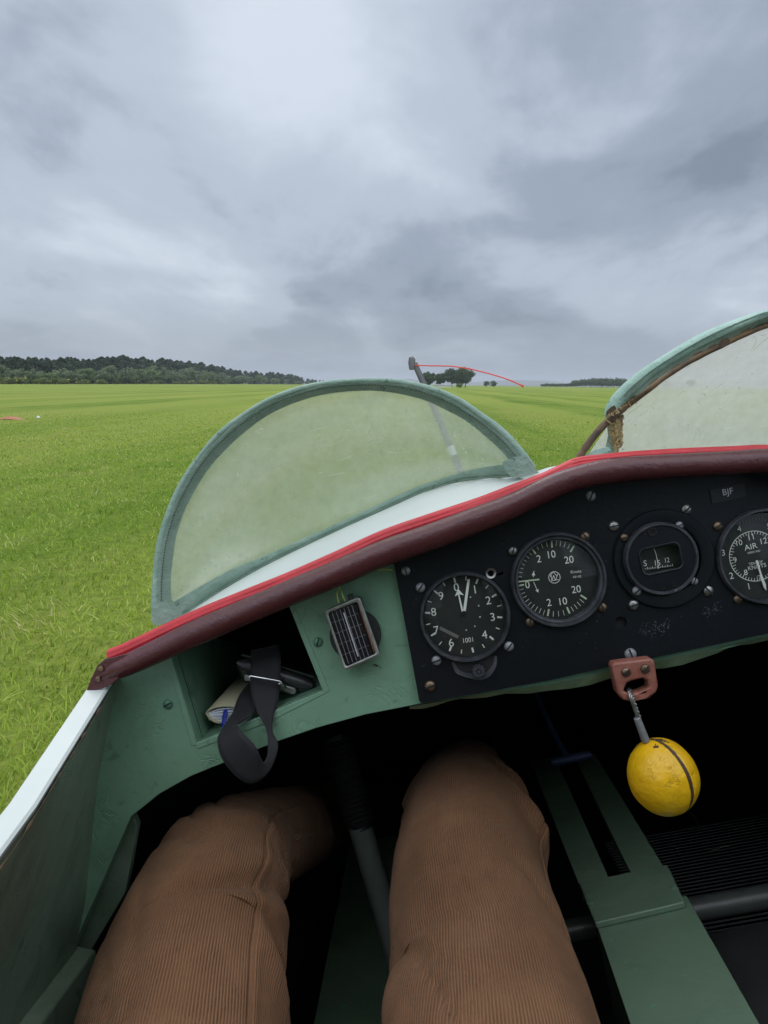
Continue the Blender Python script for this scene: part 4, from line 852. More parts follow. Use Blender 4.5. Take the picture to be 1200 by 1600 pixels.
# solar powered unit
wsu = wb-0.016
T, bp_ = simple('solar_gadget', 'small clear cased solar powered gadget fixed to the green bulkhead beside the black panel', 'solar gadget', P(550, 990, wb-0.002))
mb = MB(); mb.lathe(P(556, 991, wb-0.0005), (0, -1, 0), [(PX(40, wb), 0), (PX(40, wb), 0.006), (PX(38, wb), 0.009), (0.0001, 0.009)], 40); bp_(mb, 'round_mount', M['rubber'])
def quadpts(c, w): return [P(x, y, w) for x, y in c]
case = [(507, 955), (562, 932), (594, 1023), (538, 1048)]
def rq(c, r, w, n=5):
    o = []
    for i in range(4):
        p, a_, b_ = np.array(c[i], float), np.array(c[i-1], float), np.array(c[(i+1) % 4], float)
        u = (a_-p)/np.linalg.norm(a_-p); v = (b_-p)/np.linalg.norm(b_-p)
        for k in range(n+1): t = k/n; q = p + u*r*(1-t)**2 + v*r*t**2; o.append(P(q[0], q[1], w))
    return o
mb = MB(); mb.plate(rq(case, 6, wsu+0.001), (0, 0.008, 0)); bp_(mb, 'back_case', M['black'], bevel=0.001)
cell = [(512, 957), (555, 941.5), (583, 1024.5), (539, 1041)]
mb = MB(); mb.plate(quadpts(cell, wsu-0.001), (0, 0.0015, 0), 0)
def bil(c, s_, t_): 
    a_ = np.array(c, float); return (a_[0]*(1-s_)+a_[1]*s_)*(1-t_) + (a_[3]*(1-s_)+a_[2]*s_)*t_
for k in range(1, 7):
    s_ = k/7; p0, p1 = bil(cell, s_, 0.02), bil(cell, s_, 0.98); bar(mb, *p0, *p1, 0.7, wsu-0.0014, 1)
for k in range(1, 5): p0, p1 = bil(cell, 0.02, k/5), bil(cell, 0.98, k/5); bar(mb, *p0, *p1, 0.35, wsu-0.0013, 1)
p0, p1 = bil(cell, 0.52, 0.1), bil(cell, 0.52, 0.92); bar(mb, *p0, *p1, 2.0, wsu-0.0016, 2)
bp_(mb, 'solar_cell', [M['cell'], M['grid'], M['tape']])
mb = MB(); mb.grid([rq(case, 6, wsu+0.002), rq(case, 6, wsu-0.004), rq([(509.5, 956.5), (561, 935.5), (591, 1022), (539, 1045)], 5, wsu-0.0052), rq([(512, 958), (558.5, 939), (588, 1021), (540.5, 1042)], 5, wsu-0.004), rq([(512, 958), (558.5, 939), (588, 1021), (540.5, 1042)], 5, wsu+0.0005)], 0, True)
M['case'] = mat('worn_clear_case', (0.33, 0.34, 0.31), 0.22, var=(120, (0.16, 0.15, 0.13), 0.4), bump=(200, 0.0006)); bp_(mb, 'clear_case', M['case'], sharp=40)
mb = MB(); mb.plate(rq([(512, 958), (558.5, 939), (588, 1021), (540.5, 1042)], 5, wsu-0.0036), (0, 0.0005, 0)); bp_(mb, 'window', M['glass'])
mb = MB(); mb.plate(quadpts(((559, 944), (563, 950), (587, 1016), (584, 1020)), wsu-0.001), (0, 0.001, 0)); bp_(mb, 'circuit_strip', M['rustred'])
mb = MB(); mb.plate(quadpts(((542, 930), (551, 927.5), (554, 937), (545, 940)), wsu-0.001), (0, 0.005, 0)); bp_(mb, 'button', M['rubber'], bevel=0.0008)
mb = MB(); mb.tube([P(*p) for p in cat([(529.5, 942, wsu), (526.5, 930, wsu), (529, 919, wsu+.004), (533, 911, wsu+.008)], 4)], 0.0007, 6); mb.tube([P(*p) for p in cat([(539, 939, wsu), (534, 927, wsu), (530.5, 920, wsu+.005), (533.5, 909, wsu+.008)], 4)], 0.0007, 6)
mb.tube([P(*p) for p in cat([(533, 908, wb-.008), (555, 898, wb-.004), (580, 892, wb-.004), (600, 890, wb-.004), (613, 891, wb-.006)], 4)], 0.0007, 6); bp_(mb, 'wire', M['wire'])
mb = MB(); bar(mb, 583, 1038, 590, 1041, 1.8, wb-0.0006); bar(mb, 586, 1037.5, 597, 1044, 0.8, wb-0.0008); gp(mb, 'nick', M['thread'])
# pocket book rolled in the cubby
T, bn = simple('notebook', 'rolled cream covered paper notebook lying in the cubby hole under the black pouch', 'notebook', P(345, 1120, 0.66))
def Z(x, y): return (300+x/5.4545, 980+y/5.4545)
end = [(112, 735), (135, 705), (190, 680), (260, 668), (335, 672), (420, 690), (520, 715), (560, 730), (470, 770), (380, 800), (290, 822), (235, 828), (185, 812), (140, 775)]
e3 = [P(*Z(x, y), 0.652) for x, y in end]
bk3 = [P(*Z(x+300*1.0, y-330), 0.735) for x, y in end]
for side in (0,):
    mb = MB(); ups = e3[0:8]; upb = bk3[0:8]
    mb.grid([e3[-3:]+ups, [a_+Vector((0, 0.0005, 0)) for a_ in (bk3[-3:]+upb)]], 0)
    o = bn(mb, 'cover', M['cover'], sharp=70); o.modifiers.new('s', 'SOLIDIFY').thickness = 0.0012
mb = MB()
ce = sum(e3, Vector())/len(e3)
for k in range(7):
    q0 = -0.8+1.6*k/6; row = []
    pts_ = []
    for s_ in np.linspace(0.04, 0.98, 12):
        x = 125+430*s_; yt = 740-70*math.sin(math.pi*min(1, s_*1.15))**0.7; yb = 740+88*math.sin(math.pi*min(1, 0.12+s_*0.9))**0.8
        y = (yt+yb)/2 + (yb-yt)/2*q0*0.97; pts_.append((x, y))
    mb.grid([[P(*Z(x, y), 0.6545+0.001*(k % 2)) for x, y in pts_], [P(*Z(x, y+ (9+3*(k % 3))), 0.6545+0.0005*(k % 2)) for x, y in pts_], [P(*Z(x+290, y-320), 0.73) for x, y in pts_]])
bn(mb, 'pages', M['paper'], sharp=60)
# blue cord by the notebook
T, bb = simple('blue_cord', 'short twisted bright blue cord beside the notebook at the edge of the cubby hole', 'cord', P(352, 1128, 0.645))
mb = MB(); 
for q in range(2): mb.tube([P(349+0.2*i*1.0, 1134-1.5*i*0.9, 0.642+0.0008*i)+Vector((math.cos(i*1.1+q*math.pi), 0, math.sin(i*1.1+q*math.pi)))*0.0013 for i in range(0, 22)], 0.0011, 8)
bb(mb, 'cord', M['blue'])
# pouch
T, bq = simple('leather_pouch', 'black stitched leather pouch wedged on top of the notebook in the cubby hole', 'pouch', P(430, 1060, 0.68))
mb = MB(); c0_, c1_ = P(370, 1034, 0.650), P(489, 1071, 0.655); dirx = (c1_-c0_).normalized(); upn = Vector((0, 0.35, 1)); upn = (upn-dirx*upn.dot(dirx)).normalized(); bk_ = dirx.cross(upn); bk_ = bk_ if bk_.y > 0 else -bk_
L_ = (c1_-c0_).length; hh = PX(15, 0.66); rows = []
for i in range(25):
    x = L_*i/24; e = min(1, math.sin(math.pi*min(0.5, i/24*3.2)))**0.5 if i < 8 else (1 if i < 21 else max(0.35, 1-(i-21)*0.15)); e = max(e, 0.25); row = []
    for k in range(24):
        t = 2*math.pi*k/24; cy_ = math.cos(t); sy_ = math.sin(t); sg = lambda v: math.copysign(abs(v)**0.55, v)
        row.append(c0_ + dirx*x + upn*hh*e*sg(sy_) + bk_*(0.04+0.04*sg(cy_)) + dirx*0.004*math.sin(i*1.1)*0)
    rows.append(row)
mb.grid(rows, 0, True, True); bq(mb, 'body', M['leather'], sharp=50)
mb = MB()
for i in range(1, 34):
    p = c0_ + dirx*L_*i/35 + upn*hh*0.86 + bk_*0.006; mb.tube([p-dirx*0.0012, p+dirx*0.0012], 0.0006, 5)
mb.tube([c0_+dirx*L_*t+upn*hh*0.92+bk_*0.004 for t in (0.03, 0.5, 0.98)], 0.0009, 6); bq(mb, 'seam', M['thread'])
mb = MB(); mb.plate([P(*Z(x, y), 0.652) for x, y in ((445, 400), (500, 415), (880, 520), (890, 560), (860, 580), (760, 545), (500, 465), (440, 460))], (0, 0.01, 0)); bq(mb, 'clasp', M['steel'], bevel=0.001)
# strap with slide buckle
T, bs = simple('strap', 'looped black webbing strap with chrome slide buckle hanging out of the cubby hole', 'strap', P(400, 1180, 0.615))
prs = [((500, 205), (738, 150), .672), ((503, 300), (755, 262), .650), ((497, 430), (752, 465), .640), ((505, 570), (738, 600), .634), ((552, 710), (702, 730), .626), ((612, 815), (684, 835), .619), ((640, 900), (690, 905), .614), ((645, 1000), (733, 990), .608), ((640, 1090), (722, 1085), .604), ((612, 1150), (660, 1225), .600), ((585, 1112), (570, 1305), .597), ((570, 1070), (480, 1328), .595), ((530, 1005), (370, 1260), .594), ((450, 918), (265, 1130), .596), ((400, 860), (220, 990), .602), ((385, 830), (245, 890), .610), ((430, 800), (320, 770), .620), ((545, 710), (352, 720), .632), ((560, 600), (400, 590), .645), ((590, 520), (480, 480), .66)]
arr = cat([a_+b_+(w_,) for a_, b_, w_ in prs], 6); mb = MB(); rows = []
for q in arr:
    a_ = P(*Z(q[0], q[1]), q[4]); b_ = P(*Z(q[2], q[3]), q[4]+0.002); rows.append([a_.lerp(b_, t) for t in np.linspace(0, 1, 7)])
mb.grid(rows); o = bs(mb, 'webbing', M['webbing'], sharp=80, recalc=False); md = o.modifiers.new('s', 'SOLIDIFY'); md.thickness = 0.0016; md.offset = 0
mb = MB(); mb.tube([P(*Z(x, y), 0.632) for x, y in ((492, 432), (492, 418), (502, 415), (620, 437), (742, 460), (752, 468), (750, 478))], 0.0011, 12); mb.tube([P(*Z(x, y), w_) for x, y, w_ in ((750, 472, .633), (775, 500, .640), (800, 525, .645))], 0.0018, 10); bs(mb, 'slide_buckle', M['chrome'])
# cushion on the far seat
CU = PV(1245, 1545, -0.5)
T, bc_ = simple('seat_cushion', 'dark scuffed cushion at the right edge of the cockpit floor', 'cushion', Vector((CU.x, CU.y, -0.60)))
mb = MB(); rows = []
for i in range(19):
    th = math.pi*(i/18-0.5); row = []
    for k in range(40):
        ph = 2*math.pi*k/40; sg = lambda v, e: math.copysign(abs(v)**e, v)
        q = Vector((CU.x+0.14*sg(math.cos(ph), .6)*math.cos(th)**.5, CU.y+0.12*sg(math.sin(ph), .6)*math.cos(th)**.5, -0.545+0.06*math.sin(th))); row.append(q+Vector((0, 0, 0.008*noise.noise(q*14))))
    rows.append(row)
mb.grid(rows, 0, True, True); bc_(mb, 'cushion_cover', M['rubber'])
# ================================================================== PERSON (legs in brown corduroy)
T, _b = thing('person', 'person in brown corduroy trousers seated in the left cockpit seat', 'person', (-0.12, 0.1, -0.5))
bper = Vector((-0.12, 0.1, -0.5))
mb = MB(); uvs = []
def leg(nodes, folds, seamphi, seed, n=14, ring=220):
    """nodes: centre (3-D), half width a, half height b"""
    arr = cat([tuple(c)+(a_, b_) for c, a_, b_ in nodes], n); C = [Vector(q[:3]) for q in arr]; rows = []; m = len(C); s = 0; ss = []
    yref = Vector((0, 0.3, 1)).normalized()
    for i in range(m):
        t = (C[min(i+1, m-1)]-C[max(i-1, 0)]).normalized(); 
        if i: s += (C[i]-C[i-1]).length
        ss.append(s)
        x = t.cross(yref).normalized(); y = x.cross(t).normalized(); yref = y
        row = []
        for k in range(ring):
            ph = 2*math.pi*k/ring; a_, b_ = arr[i][3], arr[i][4]
            d = 0.0
            for (s0, p0, ds, dp, am, sl) in folds:
                dph = ((ph-R(p0)+math.pi) % (2*math.pi))-math.pi
                e = (s-s0-sl*dph)/ds; d += am*math.exp(-e*e)*math.exp(-(dph/R(dp))**2)
            dph = ((ph-R(seamphi)+math.pi) % (2*math.pi))-math.pi; q = dph*0.07
            d += 0.0012*math.exp(-(q/0.004)**2) - 0.0022*math.exp(-((q-0.005)/0.0012)**2)
            pn = Vector((math.cos(ph)*1.1, math.sin(ph)*1.1, s*9+seed))
            d += 0.0030*noise.noise(pn) + 0.0016*noise.noise(pn*2.6)
            tr = noise.noise(Vector((math.cos(ph)*0.9+seed, math.sin(ph)*0.9, s*17+math.cos(ph)*1.5))); mk = noise.noise(Vector((math.cos(ph)*0.8, math.sin(ph)*0.8+seed, s*5)))
            d -= 0.0042*max(0, 1-abs(tr)*6.5)*max(0, min(1, 0.35+mk*2.2))
            dirv = x*math.cos(ph)*a_ + y*math.sin(ph)*b_; row.append(C[i] + dirv + dirv.normalized()*d)
        rows.append(row)
    base = len(mb.f); nc = ring
    mb.grid(rows, 0, True)
    for i in range(m-1):
        for j in range(ring):
            u0, u1 = 2*math.pi*j/ring*0.07, 2*math.pi*(j+1)/ring*0.07
            uvs.extend([(u0, ss[i]), (u1, ss[i]), (u1, ss[i+1]), (u0, ss[i+1])])
def pw(px, py, hw, w): return P(px, py, w), PX(hw, w)
def node(px, py, hw, w, bf=0.95): 
    c, r = pw(px, py, hw, w); return (c, r, r*bf)
# picture right leg
RL = [(Vector((-0.05, 0.06, -0.42)), 0.092, 0.085), (Vector((-0.035, 0.26, -0.395)), 0.085, 0.08), node(768, 1600, 159, 0.50), node(750, 1500, 140, 0.555), node(734, 1405, 125, 0.62), node(728, 1328, 110, 0.685), node(727, 1272, 93, 0.75), node(724, 1240, 80, 0.83, 0.85), node(726, 1214, 62, 0.95, 0.85), node(733, 1200, 48, 1.08, 0.9), node(740, 1200, 42, 1.20)]
# folds: (arc pos, angle, length, angular width, amplitude, slant)
leg(RL, [(0.640, 8, 0.020, 24, 0.013, 0.06), (0.675, 12, 0.010, 30, -0.010, 0.06), (0.700, 18, 0.016, 30, 0.008, 0.05), (0.755, 40, 0.012, 50, -0.004, 0.03),
         (0.700, 168, 0.020, 26, 0.006, -0.03), (0.735, 160, 0.010, 34, -0.006, -0.03), (0.33, 20, 0.05, 30, 0.004, 0.06), (0.45, 160, 0.04, 25, 0.005, 0.05), (0.25, 150, 0.05, 40, 0.005, 0.08), (0.52, 30, 0.012, 30, -0.004, 0.09), (0.40, 100, 0.02, 40, -0.003, 0.1)], 4, 3.0)
LL = [(Vector((-0.20, 0.06, -0.42)), 0.092, 0.085), (Vector((-0.215, 0.26, -0.40)), 0.085, 0.08), node(284, 1600, 160, 0.50), node(303, 1505, 144, 0.55), node(328, 1410, 124, 0.61), node(352, 1350, 104, 0.68), node(398, 1318, 80, 0.76), node(440, 1302, 72, 0.85), node(486, 1284, 58, 0.95), node(526, 1264, 46, 1.08), node(556, 1250, 38, 1.22)]
leg(LL, [(0.515, 30, 0.010, 34, 0.005, -0.035), (0.538, 35, 0.008, 45, -0.008, -0.035), (0.56, 30, 0.012, 38, 0.004, -0.03), (0.60, 55, 0.012, 45, 0.004, -0.03), (0.58, 110, 0.010, 35, -0.004, 0.05), (0.49, 5, 0.012, 26, -0.006, 0.04), (0.46, 8, 0.014, 26, 0.006, 0.06), (0.36, 30, 0.03, 22, 0.004, 0.10), (0.30, 150, 0.05, 30, 0.004, 0.05)], 32, 8.0)
hips = []
for i in range(13):
    th = math.pi*i/12; row = []
    for k in range(24):
        p = 2*math.pi*k/24; row.append(Vector((-0.125-0.165*math.cos(th), 0.02+0.13*math.sin(th)*math.cos(p), -0.41+0.10*math.sin(th)*math.sin(p))))
    hips.append(row)
nf = len(mb.f); mb.grid(hips, 0, True); uvs.extend([(0.01*j, 0.01*i) for q in range(len(mb.f)-nf) for i, j in ((0, 0), (0, 1), (1, 1), (1, 0))])
o = mb.build('trousers', M['cord'], T, bper, recalc=False, sharp=80)
ul = o.data.uv_layers.new(name='UVMap'); ul.data.foreach_set('uv', np.array(uvs, dtype=np.float32).ravel())
for c in (P(742, 1206, 1.27), P(566, 1250, 1.28)):
    mb = MB(); rows = [[c+Vector((0.045*math.sin(t)**.6*math.cos(p)*(1 if p else 1), -0.11*math.cos(t), 0.04*math.sin(t)**.6*math.sin(p))) for p in [2*math.pi*k/16 for k in range(16)]] for t in [math.pi*i/12 for i in range(13)]]
    mb.grid(rows, 0, True); mb.build('shoe', M['shoe'], T, bper)
# ================================================================== GROUND AND LANDSCAPE
DIR = ray(650, 600); az = math.atan2(DIR.x, DIR.y)
def field(nt, fineamt=0.55):
    g = N(nt, 'ShaderNodeNewGeometry').outputs['Position']
    mp = N(nt, 'ShaderNodeMapping'); mp.vector_type = 'POINT'; mp.inputs['Rotation'].default_value = (0, 0, az); nt.links.new(g, mp.inputs[0])
    def stripe(sx_, sy_, lo, hi):
        st = N(nt, 'ShaderNodeMapping'); st.inputs['Scale'].default_value = (sx_, sy_, 0); nt.links.new(mp.outputs[0], st.inputs[0])
        return RAMP(nt, noise_n(nt, st.outputs[0], 1.0, 3, 0.55), [(lo, 0.0), (hi, 1.0)], 'LINEAR')
    s1 = stripe(0.42, 0.010, 0.42, 0.58); s2 = stripe(1.7, 0.05, 0.42, 0.60); s0 = stripe(0.10, 0.008, 0.42, 0.58)
    big = noise_n(nt, g, 0.05, 5, 0.6); med = noise_n(nt, g, 0.9, 6, 0.65); fine = noise_n(nt, g, 16, 5, 0.75); vf = noise_n(nt, g, 110, 3, 0.7)
    c = MIX(nt, s0, GC[0], GC[1])
    c = MIX(nt, MATH(nt, 'MULTIPLY', s1, 0.6), c, GC[2])
    sp_ = N(nt, 'ShaderNodeSeparateXYZ'); nt.links.new(mp.outputs[0], sp_.inputs[0])
    mow = MATH(nt, 'SINE', MATH(nt, 'ADD', MATH(nt, 'MULTIPLY', sp_.outputs[0], 2*math.pi/5.6), MATH(nt, 'MULTIPLY', noise_n(nt, g, 0.06, 3), 5.0)))
    c = MIX(nt, MATH(nt, 'MULTIPLY', RAMP(nt, MATH(nt, 'ADD', MATH(nt, 'MULTIPLY', mow, 0.5), 0.5), [(0.25, 0.0), (0.75, 1.0)]), 0.6), c, (0.33, 0.36, 0.075))
    c = MIX(nt, MATH(nt, 'MULTIPLY', s2, 0.5), c, GC[4])
    c = MIX(nt, MATH(nt, 'MULTIPLY', RAMP(nt, big, [(0.42, 0.0), (0.6, 1.0)], 'LINEAR'), 0.4), c, GC[3])
    c = MIX(nt, MATH(nt, 'MULTIPLY', RAMP(nt, med, [(0.45, 0.0), (0.65, 1.0)], 'LINEAR'), 0.5), c, GC[3])
    c = MIX(nt, MATH(nt, 'MULTIPLY', RAMP(nt, fine, [(0.35, 1.0), (0.6, 0.0)], 'LINEAR'), fineamt), c, GC[5])
    return c, fine, vf
def ground_mat():
    m = bpy.data.materials.new('mown_grass'); m.use_nodes = True; nt = m.node_tree; b = nt.nodes['Principled BSDF']
    c, fine, vf = field(nt)
    nt.links.new(c, b.inputs['Base Color']); b.inputs['Roughness'].default_value = 0.9; b.inputs['Specular IOR Level'].default_value = 0.1
    bp = N(nt, 'ShaderNodeBump'); bp.inputs['Distance'].default_value = 0.03; nt.links.new(MATH(nt, 'ADD', fine, MATH(nt, 'MULTIPLY', vf, 0.4)), bp.inputs['Height']); nt.links.new(bp.outputs[0], b.inputs['Normal'])
    return m
GC = [(0.090, 0.175, 0.012), (0.235, 0.30, 0.042), (0.065, 0.155, 0.007), (0.28, 0.30, 0.065), (0.25, 0.33, 0.045), (0.05, 0.10, 0.006)]  # darkest ground tones stand in for shadow between the blades
mb = MB(); rows = []
rad = [0, 2, 5, 10, 20, 40, 80, 160, 320, 640, 1300, 3000, 6500]
for r in rad: rows.append([Vector((r*math.cos(2*math.pi*k/48)+0.0001*math.cos(k), r*math.sin(2*math.pi*k/48), 0)) for k in range(48)])
mb.grid(rows, 0, True); gr = mb.build('ground', ground_mat(), smooth=False); gr['kind'] = 'structure'
# near grass blades
def grass():
    rng = np.random.default_rng(5); n = 210000
    # radius distribution: density falls with distance
    rr_ = (1.15 + (26**0.42-0) * rng.random(n)**1.0)
    rr_ = (1.1**0.42 + (30**0.42-1.1**0.42)*rng.random(n))**(1/0.42)
    th = rng.uniform(R(-80), R(62), n); x = rr_*np.sin(th); y = rr_*np.cos(th)
    # keep off the footprint of the fuselage
    ca, sa = math.cos(az), math.sin(az); fx = x*ca - y*sa; fy = x*sa + y*ca
    keep = (rng.random(n) < np.clip((30-rr_)/16, 0, 1)) & ~((fy < 2.3) & (fx > -0.38) & (fx < 0.62)); x, y, rr_ = x[keep], y[keep], rr_[keep]; n = len(x)
    clump = np.array([noise.noise(Vector((a_*2.2, b_*2.2, 0))) for a_, b_ in zip(x[::1], y[::1])])
    hgt = (0.019+0.015*rng.random(n)+0.016*np.clip(clump, 0, 1))*(1.08-rr_*0.012); wd = 0.0016*(1+rr_*0.33)*(0.7+0.6*rng.random(n))
    ang = rng.uniform(0, 2*np.pi, n); lean = rng.uniform(0.2, 1.5, n)*hgt; la = rng.uniform(0, 2*np.pi, n)*0.6 + clump*3
    lie = rng.random(n) < 0.25; lean = np.where(lie, lean*1.8, lean); hz = np.where(lie, hgt*0.45, hgt)
    dx, dy = np.cos(ang)*wd, np.sin(ang)*wd; lx, ly = np.cos(la)*lean, np.sin(la)*lean
    V = np.zeros((n, 5, 3), np.float32)
    V[:, 0] = np.stack([x-dx, y-dy, 0*x-0.002], 1); V[:, 1] = np.stack([x+dx, y+dy, 0*x-0.002], 1)
    V[:, 2] = np.stack([x+dx*.75+lx*.4, y+dy*.75+ly*.4, hz*.62], 1); V[:, 3] = np.stack([x-dx*.75+lx*.4, y-dy*.75+ly*.4, hz*.62], 1)
    V[:, 4] = np.stack([x+lx, y+ly, hz], 1)
    me = bpy.data.meshes.new('grass'); me.vertices.add(n*5); me.vertices.foreach_set('co', V.ravel())
    base = np.arange(n)[:, None]*5; q = base+np.array([[0, 1, 2, 3]]); t = base+np.array([[3, 2, 4]])
    loops = np.concatenate([q, t], 1).ravel(); me.loops.add(len(loops)); me.loops.foreach_set('vertex_index', loops.astype(np.int32))
    st = (np.arange(n)[:, None]*7+np.array([[0, 4]])).ravel(); me.polygons.add(n*2); me.polygons.foreach_set('loop_start', st.astype(np.int32))
    me.update(calc_edges=True)
    at = me.attributes.new('tint', 'FLOAT', 'POINT'); tv_ = np.repeat(np.clip(rng.random(n)*0.80+clump*0.30+0.08, 0, 1), 5); at.data.foreach_set('value', tv_.astype(np.float32))
    a2 = me.attributes.new('tip', 'FLOAT', 'POINT'); a2.data.foreach_set('value', np.tile(np.array([0, 0, .6, .6, 1.], np.float32), n))
    m = bpy.data.materials.new('grass_blades'); m.use_nodes = True; nt = m.node_tree; b = nt.nodes['Principled BSDF']
    A1 = N(nt, 'ShaderNodeAttribute', attribute_name='tint').outputs['Fac']
    c = RAMP(nt, A1, [(0.0, (0.04, 0.11, 0.006)), (0.3, (0.13, 0.27, 0.018)), (0.7, (0.32, 0.48, 0.05)), (0.90, (0.50, 0.54, 0.15)), (1.0, (0.60, 0.55, 0.27))], 'LINEAR')  # random blade tints, range widened to paint in shadows and highlights
    fc, _f, _v = field(nt, 0.0); fc = MIX(nt, 1.0, fc, (1.75, 1.65, 1.5), 'MULTIPLY'); c = MIX(nt, RAMP(nt, A1, [(0.0, 0.75), (0.7, 0.5), (0.93, 1.0)], 'LINEAR'), fc, c)
    nt.links.new(c, b.inputs['Base Color']); b.inputs['Roughness'].default_value = 0.6; b.inputs['Specular IOR Level'].default_value = 0.25
    tl = N(nt, 'ShaderNodeBsdfTranslucent'); nt.links.new(c, tl.inputs[0]); mx = N(nt, 'ShaderNodeMixShader'); mx.inputs[0].default_value = 0.4
    out = [k for k in nt.nodes if k.type == 'OUTPUT_MATERIAL'][0]; nt.links.new(b.outputs[0], mx.inputs[1]); nt.links.new(tl.outputs[0], mx.inputs[2]); nt.links.new(mx.outputs[0], out.inputs[0])
    me.materials.append(m); o = bpy.data.objects.new('grass', me); COL.objects.link(o); o['kind'] = 'stuff'; o['label'] = 'short mown grass blades with straw coloured patches beside the cockpit'; o['category'] = 'grass'
grass()
# trees
def leafmat(name, c1, c2):
    m = mat(name, c1, 0.8, var=(0.9, c2, 0.5), spec=0.15); return m
ML = {'mid': leafmat('mid_green_foliage', (0.075, 0.11, 0.05), (0.10, 0.14, 0.065)), 'conifer': leafmat('dark_conifer_foliage', (0.034, 0.056, 0.030), (0.050, 0.076, 0.036)), 'broad': leafmat('broadleaf_foliage', (0.13, 0.185, 0.075), (0.18, 0.235, 0.11)),
      'pale': leafmat('grey_green_foliage', (0.135, 0.18, 0.09), (0.175, 0.215, 0.12)), 'dark': leafmat('dark_broadleaf_foliage', (0.05, 0.085, 0.035), (0.075, 0.115, 0.045)), 'gorse': leafmat('gorse_foliage', (0.12, 0.155, 0.05), (0.16, 0.19, 0.06))}
M['flower'] = mat('gorse_flower', (0.60, 0.42, 0.02), 0.8)
def crown(kind, h, wd, seed, nl, leaf, trunk_frac, flowers=0):
    rng = np.random.default_rng(seed); vs = []; fs = []; mi = []
    blobs = []
    if kind == 'conifer':
        k = 34
        for i in range(k):
            t = i/(k-1); z = h*(trunk_frac + (1-trunk_frac)*t); r = wd*0.5*(1-t**3.2)*0.85+wd*0.05; a_ = rng.uniform(0, 6.3)
            blobs.append((math.cos(a_)*r*0.65, math.sin(a_)*r*0.65, z, max(0.5, r*0.7), max(0.5, r*0.6)))
    else:
        k = 30
        for i in range(k):
            u = rng.normal(size=3); u /= np.linalg.norm(u); rr = rng.uniform(0.45, 1)
            zc = h*(trunk_frac+(1-trunk_frac)*0.5); blobs.append((u[0]*wd*0.36*rr, u[1]*wd*0.36*rr, zc+u[2]*h*(1-trunk_frac)*0.36*rr, wd*rng.uniform(0.11, 0.2), wd*rng.uniform(0.09, 0.15)))
    bl = np.array(blobs); which = rng.integers(0, len(bl), nl); u = rng.normal(size=(nl, 3)); u /= np.linalg.norm(u, axis=1)[:, None]; u *= rng.uniform(0.6, 1.05, nl)[:, None]
    c = bl[which, :3] + u*np.stack([bl[which, 3], bl[which, 3], bl[which, 4]], 1)
    nrm = u + rng.normal(size=(nl, 3))*0.5; nrm /= np.linalg.norm(nrm, axis=1)[:, None]
    t1 = np.cross(nrm, rng.normal(size=(nl, 3))); t1 /= np.linalg.norm(t1, axis=1)[:, None]; t2 = np.cross(nrm, t1); s = leaf*rng.uniform(0.6, 1.3, nl)[:, None]
    V = np.stack([c-t1*s, c+t2*s*0.7, c+t1*s, c-t2*s*0.7], 1).reshape(-1, 3)
    F = [tuple(range(4*i, 4*i+4)) for i in range(nl)]
    return V, F, bl
def make_tree(name, kind, lm, h, wd, seed, nl, leaf, tf, label, catg, group, flowers=0, limbs=5):
    o = bpy.data.objects.new(name, None); COL.objects.link(o); o['label'] = label; o['category'] = catg
    if group: o['group'] = group
    V, F, bl = crown(kind, h, wd, seed, nl, leaf, tf)
    me = bpy.data.meshes.new('crown'); me.from_pydata(V.tolist(), [], F); me.materials.append(lm); me.materials.append(M['flower'])
    if flowers:
        idx = (np.random.default_rng(seed).random(len(F)) < flowers).astype(np.int32); me.polygons.foreach_set('material_index', idx)
    c = bpy.data.objects.new('crown', me); COL.objects.link(c); c.parent = o
    mb = MB(); r0 = h*0.022; mb.tube([Vector((0, 0, -0.1)), Vector((0.02*h*.3, 0, h*tf)), Vector((0, 0.01*h, h*0.6)), Vector((0, 0, h*0.85))], [r0*1.3, r0, r0*0.6, r0*0.15], 8)
    rng = random.Random(seed)
    for i in range(limbs):
        q = bl[rng.randrange(len(bl))]; z = h*(tf+0.1+0.06*i); mb.tube([Vector((0, 0, z*0.75)), Vector((q[0]*.5, q[1]*.5, (z+q[2])/2)), Vector(q[:3])], [r0*0.45, r0*0.3, r0*0.1], 6)
    t = mb.build('trunk', M['bark'], o, recalc=False); return o
def clone(o, label=None):
    c = o.copy(); COL.objects.link(c)
    for ch in list(o.children):
        d = ch.copy(); COL.objects.link(d); d.parent = c
    if label: c['label'] = label
    return c
def gpos(px, dist):
    d = ray(px, 600); d.z = 0; d.normalize(); return d*dist
random.seed(21)
protos = {}
def proto(key, *a, **k):
    protos[key] = [make_tree(*a[:5], seed_, *a[5:], **k) for seed_ in k.pop('seeds', (1,))] if False else None
con = [make_tree('conifer_tree', 'conifer', ML['conifer'], 12, 7.5, 100+i, 2600, 0.36, 0.10, 'tall dark conifer in the back rows of the long wood on the left', 'tree', 'conifers in the left wood') for i in range(4)]
bro = [make_tree('broadleaf_tree', 'broad', ML['broad'] if i < 2 else ML['pale'], 8, 9, 200+i, 1900, 0.34, 0.06, ('rounded mid green broadleaf tree in the front row of the long wood on the left' if i < 2 else 'rounded pale grey green tree in the front row of the long wood on the left'), 'tree', 'broadleaf trees in the left wood') for i in range(5)]
rgt = [make_tree('broadleaf_tree', 'broad', ML['mid'], 9, 9, 300+i, 1600, 0.36, 0.06, 'green broadleaf tree in the low wood on the horizon left of the right windscreen', 'tree', 'trees in the right wood') for i in range(3)]
gor = [make_tree('gorse_bush', 'broad', ML['gorse'], 1.6, 3.4, 400+i, 500, 0.16, 0.0, 'low gorse bush with yellow flowers at the foot of the left wood', 'bush', 'gorse bushes along the field edge', flowers=0.05) for i in range(2)]
used = set()
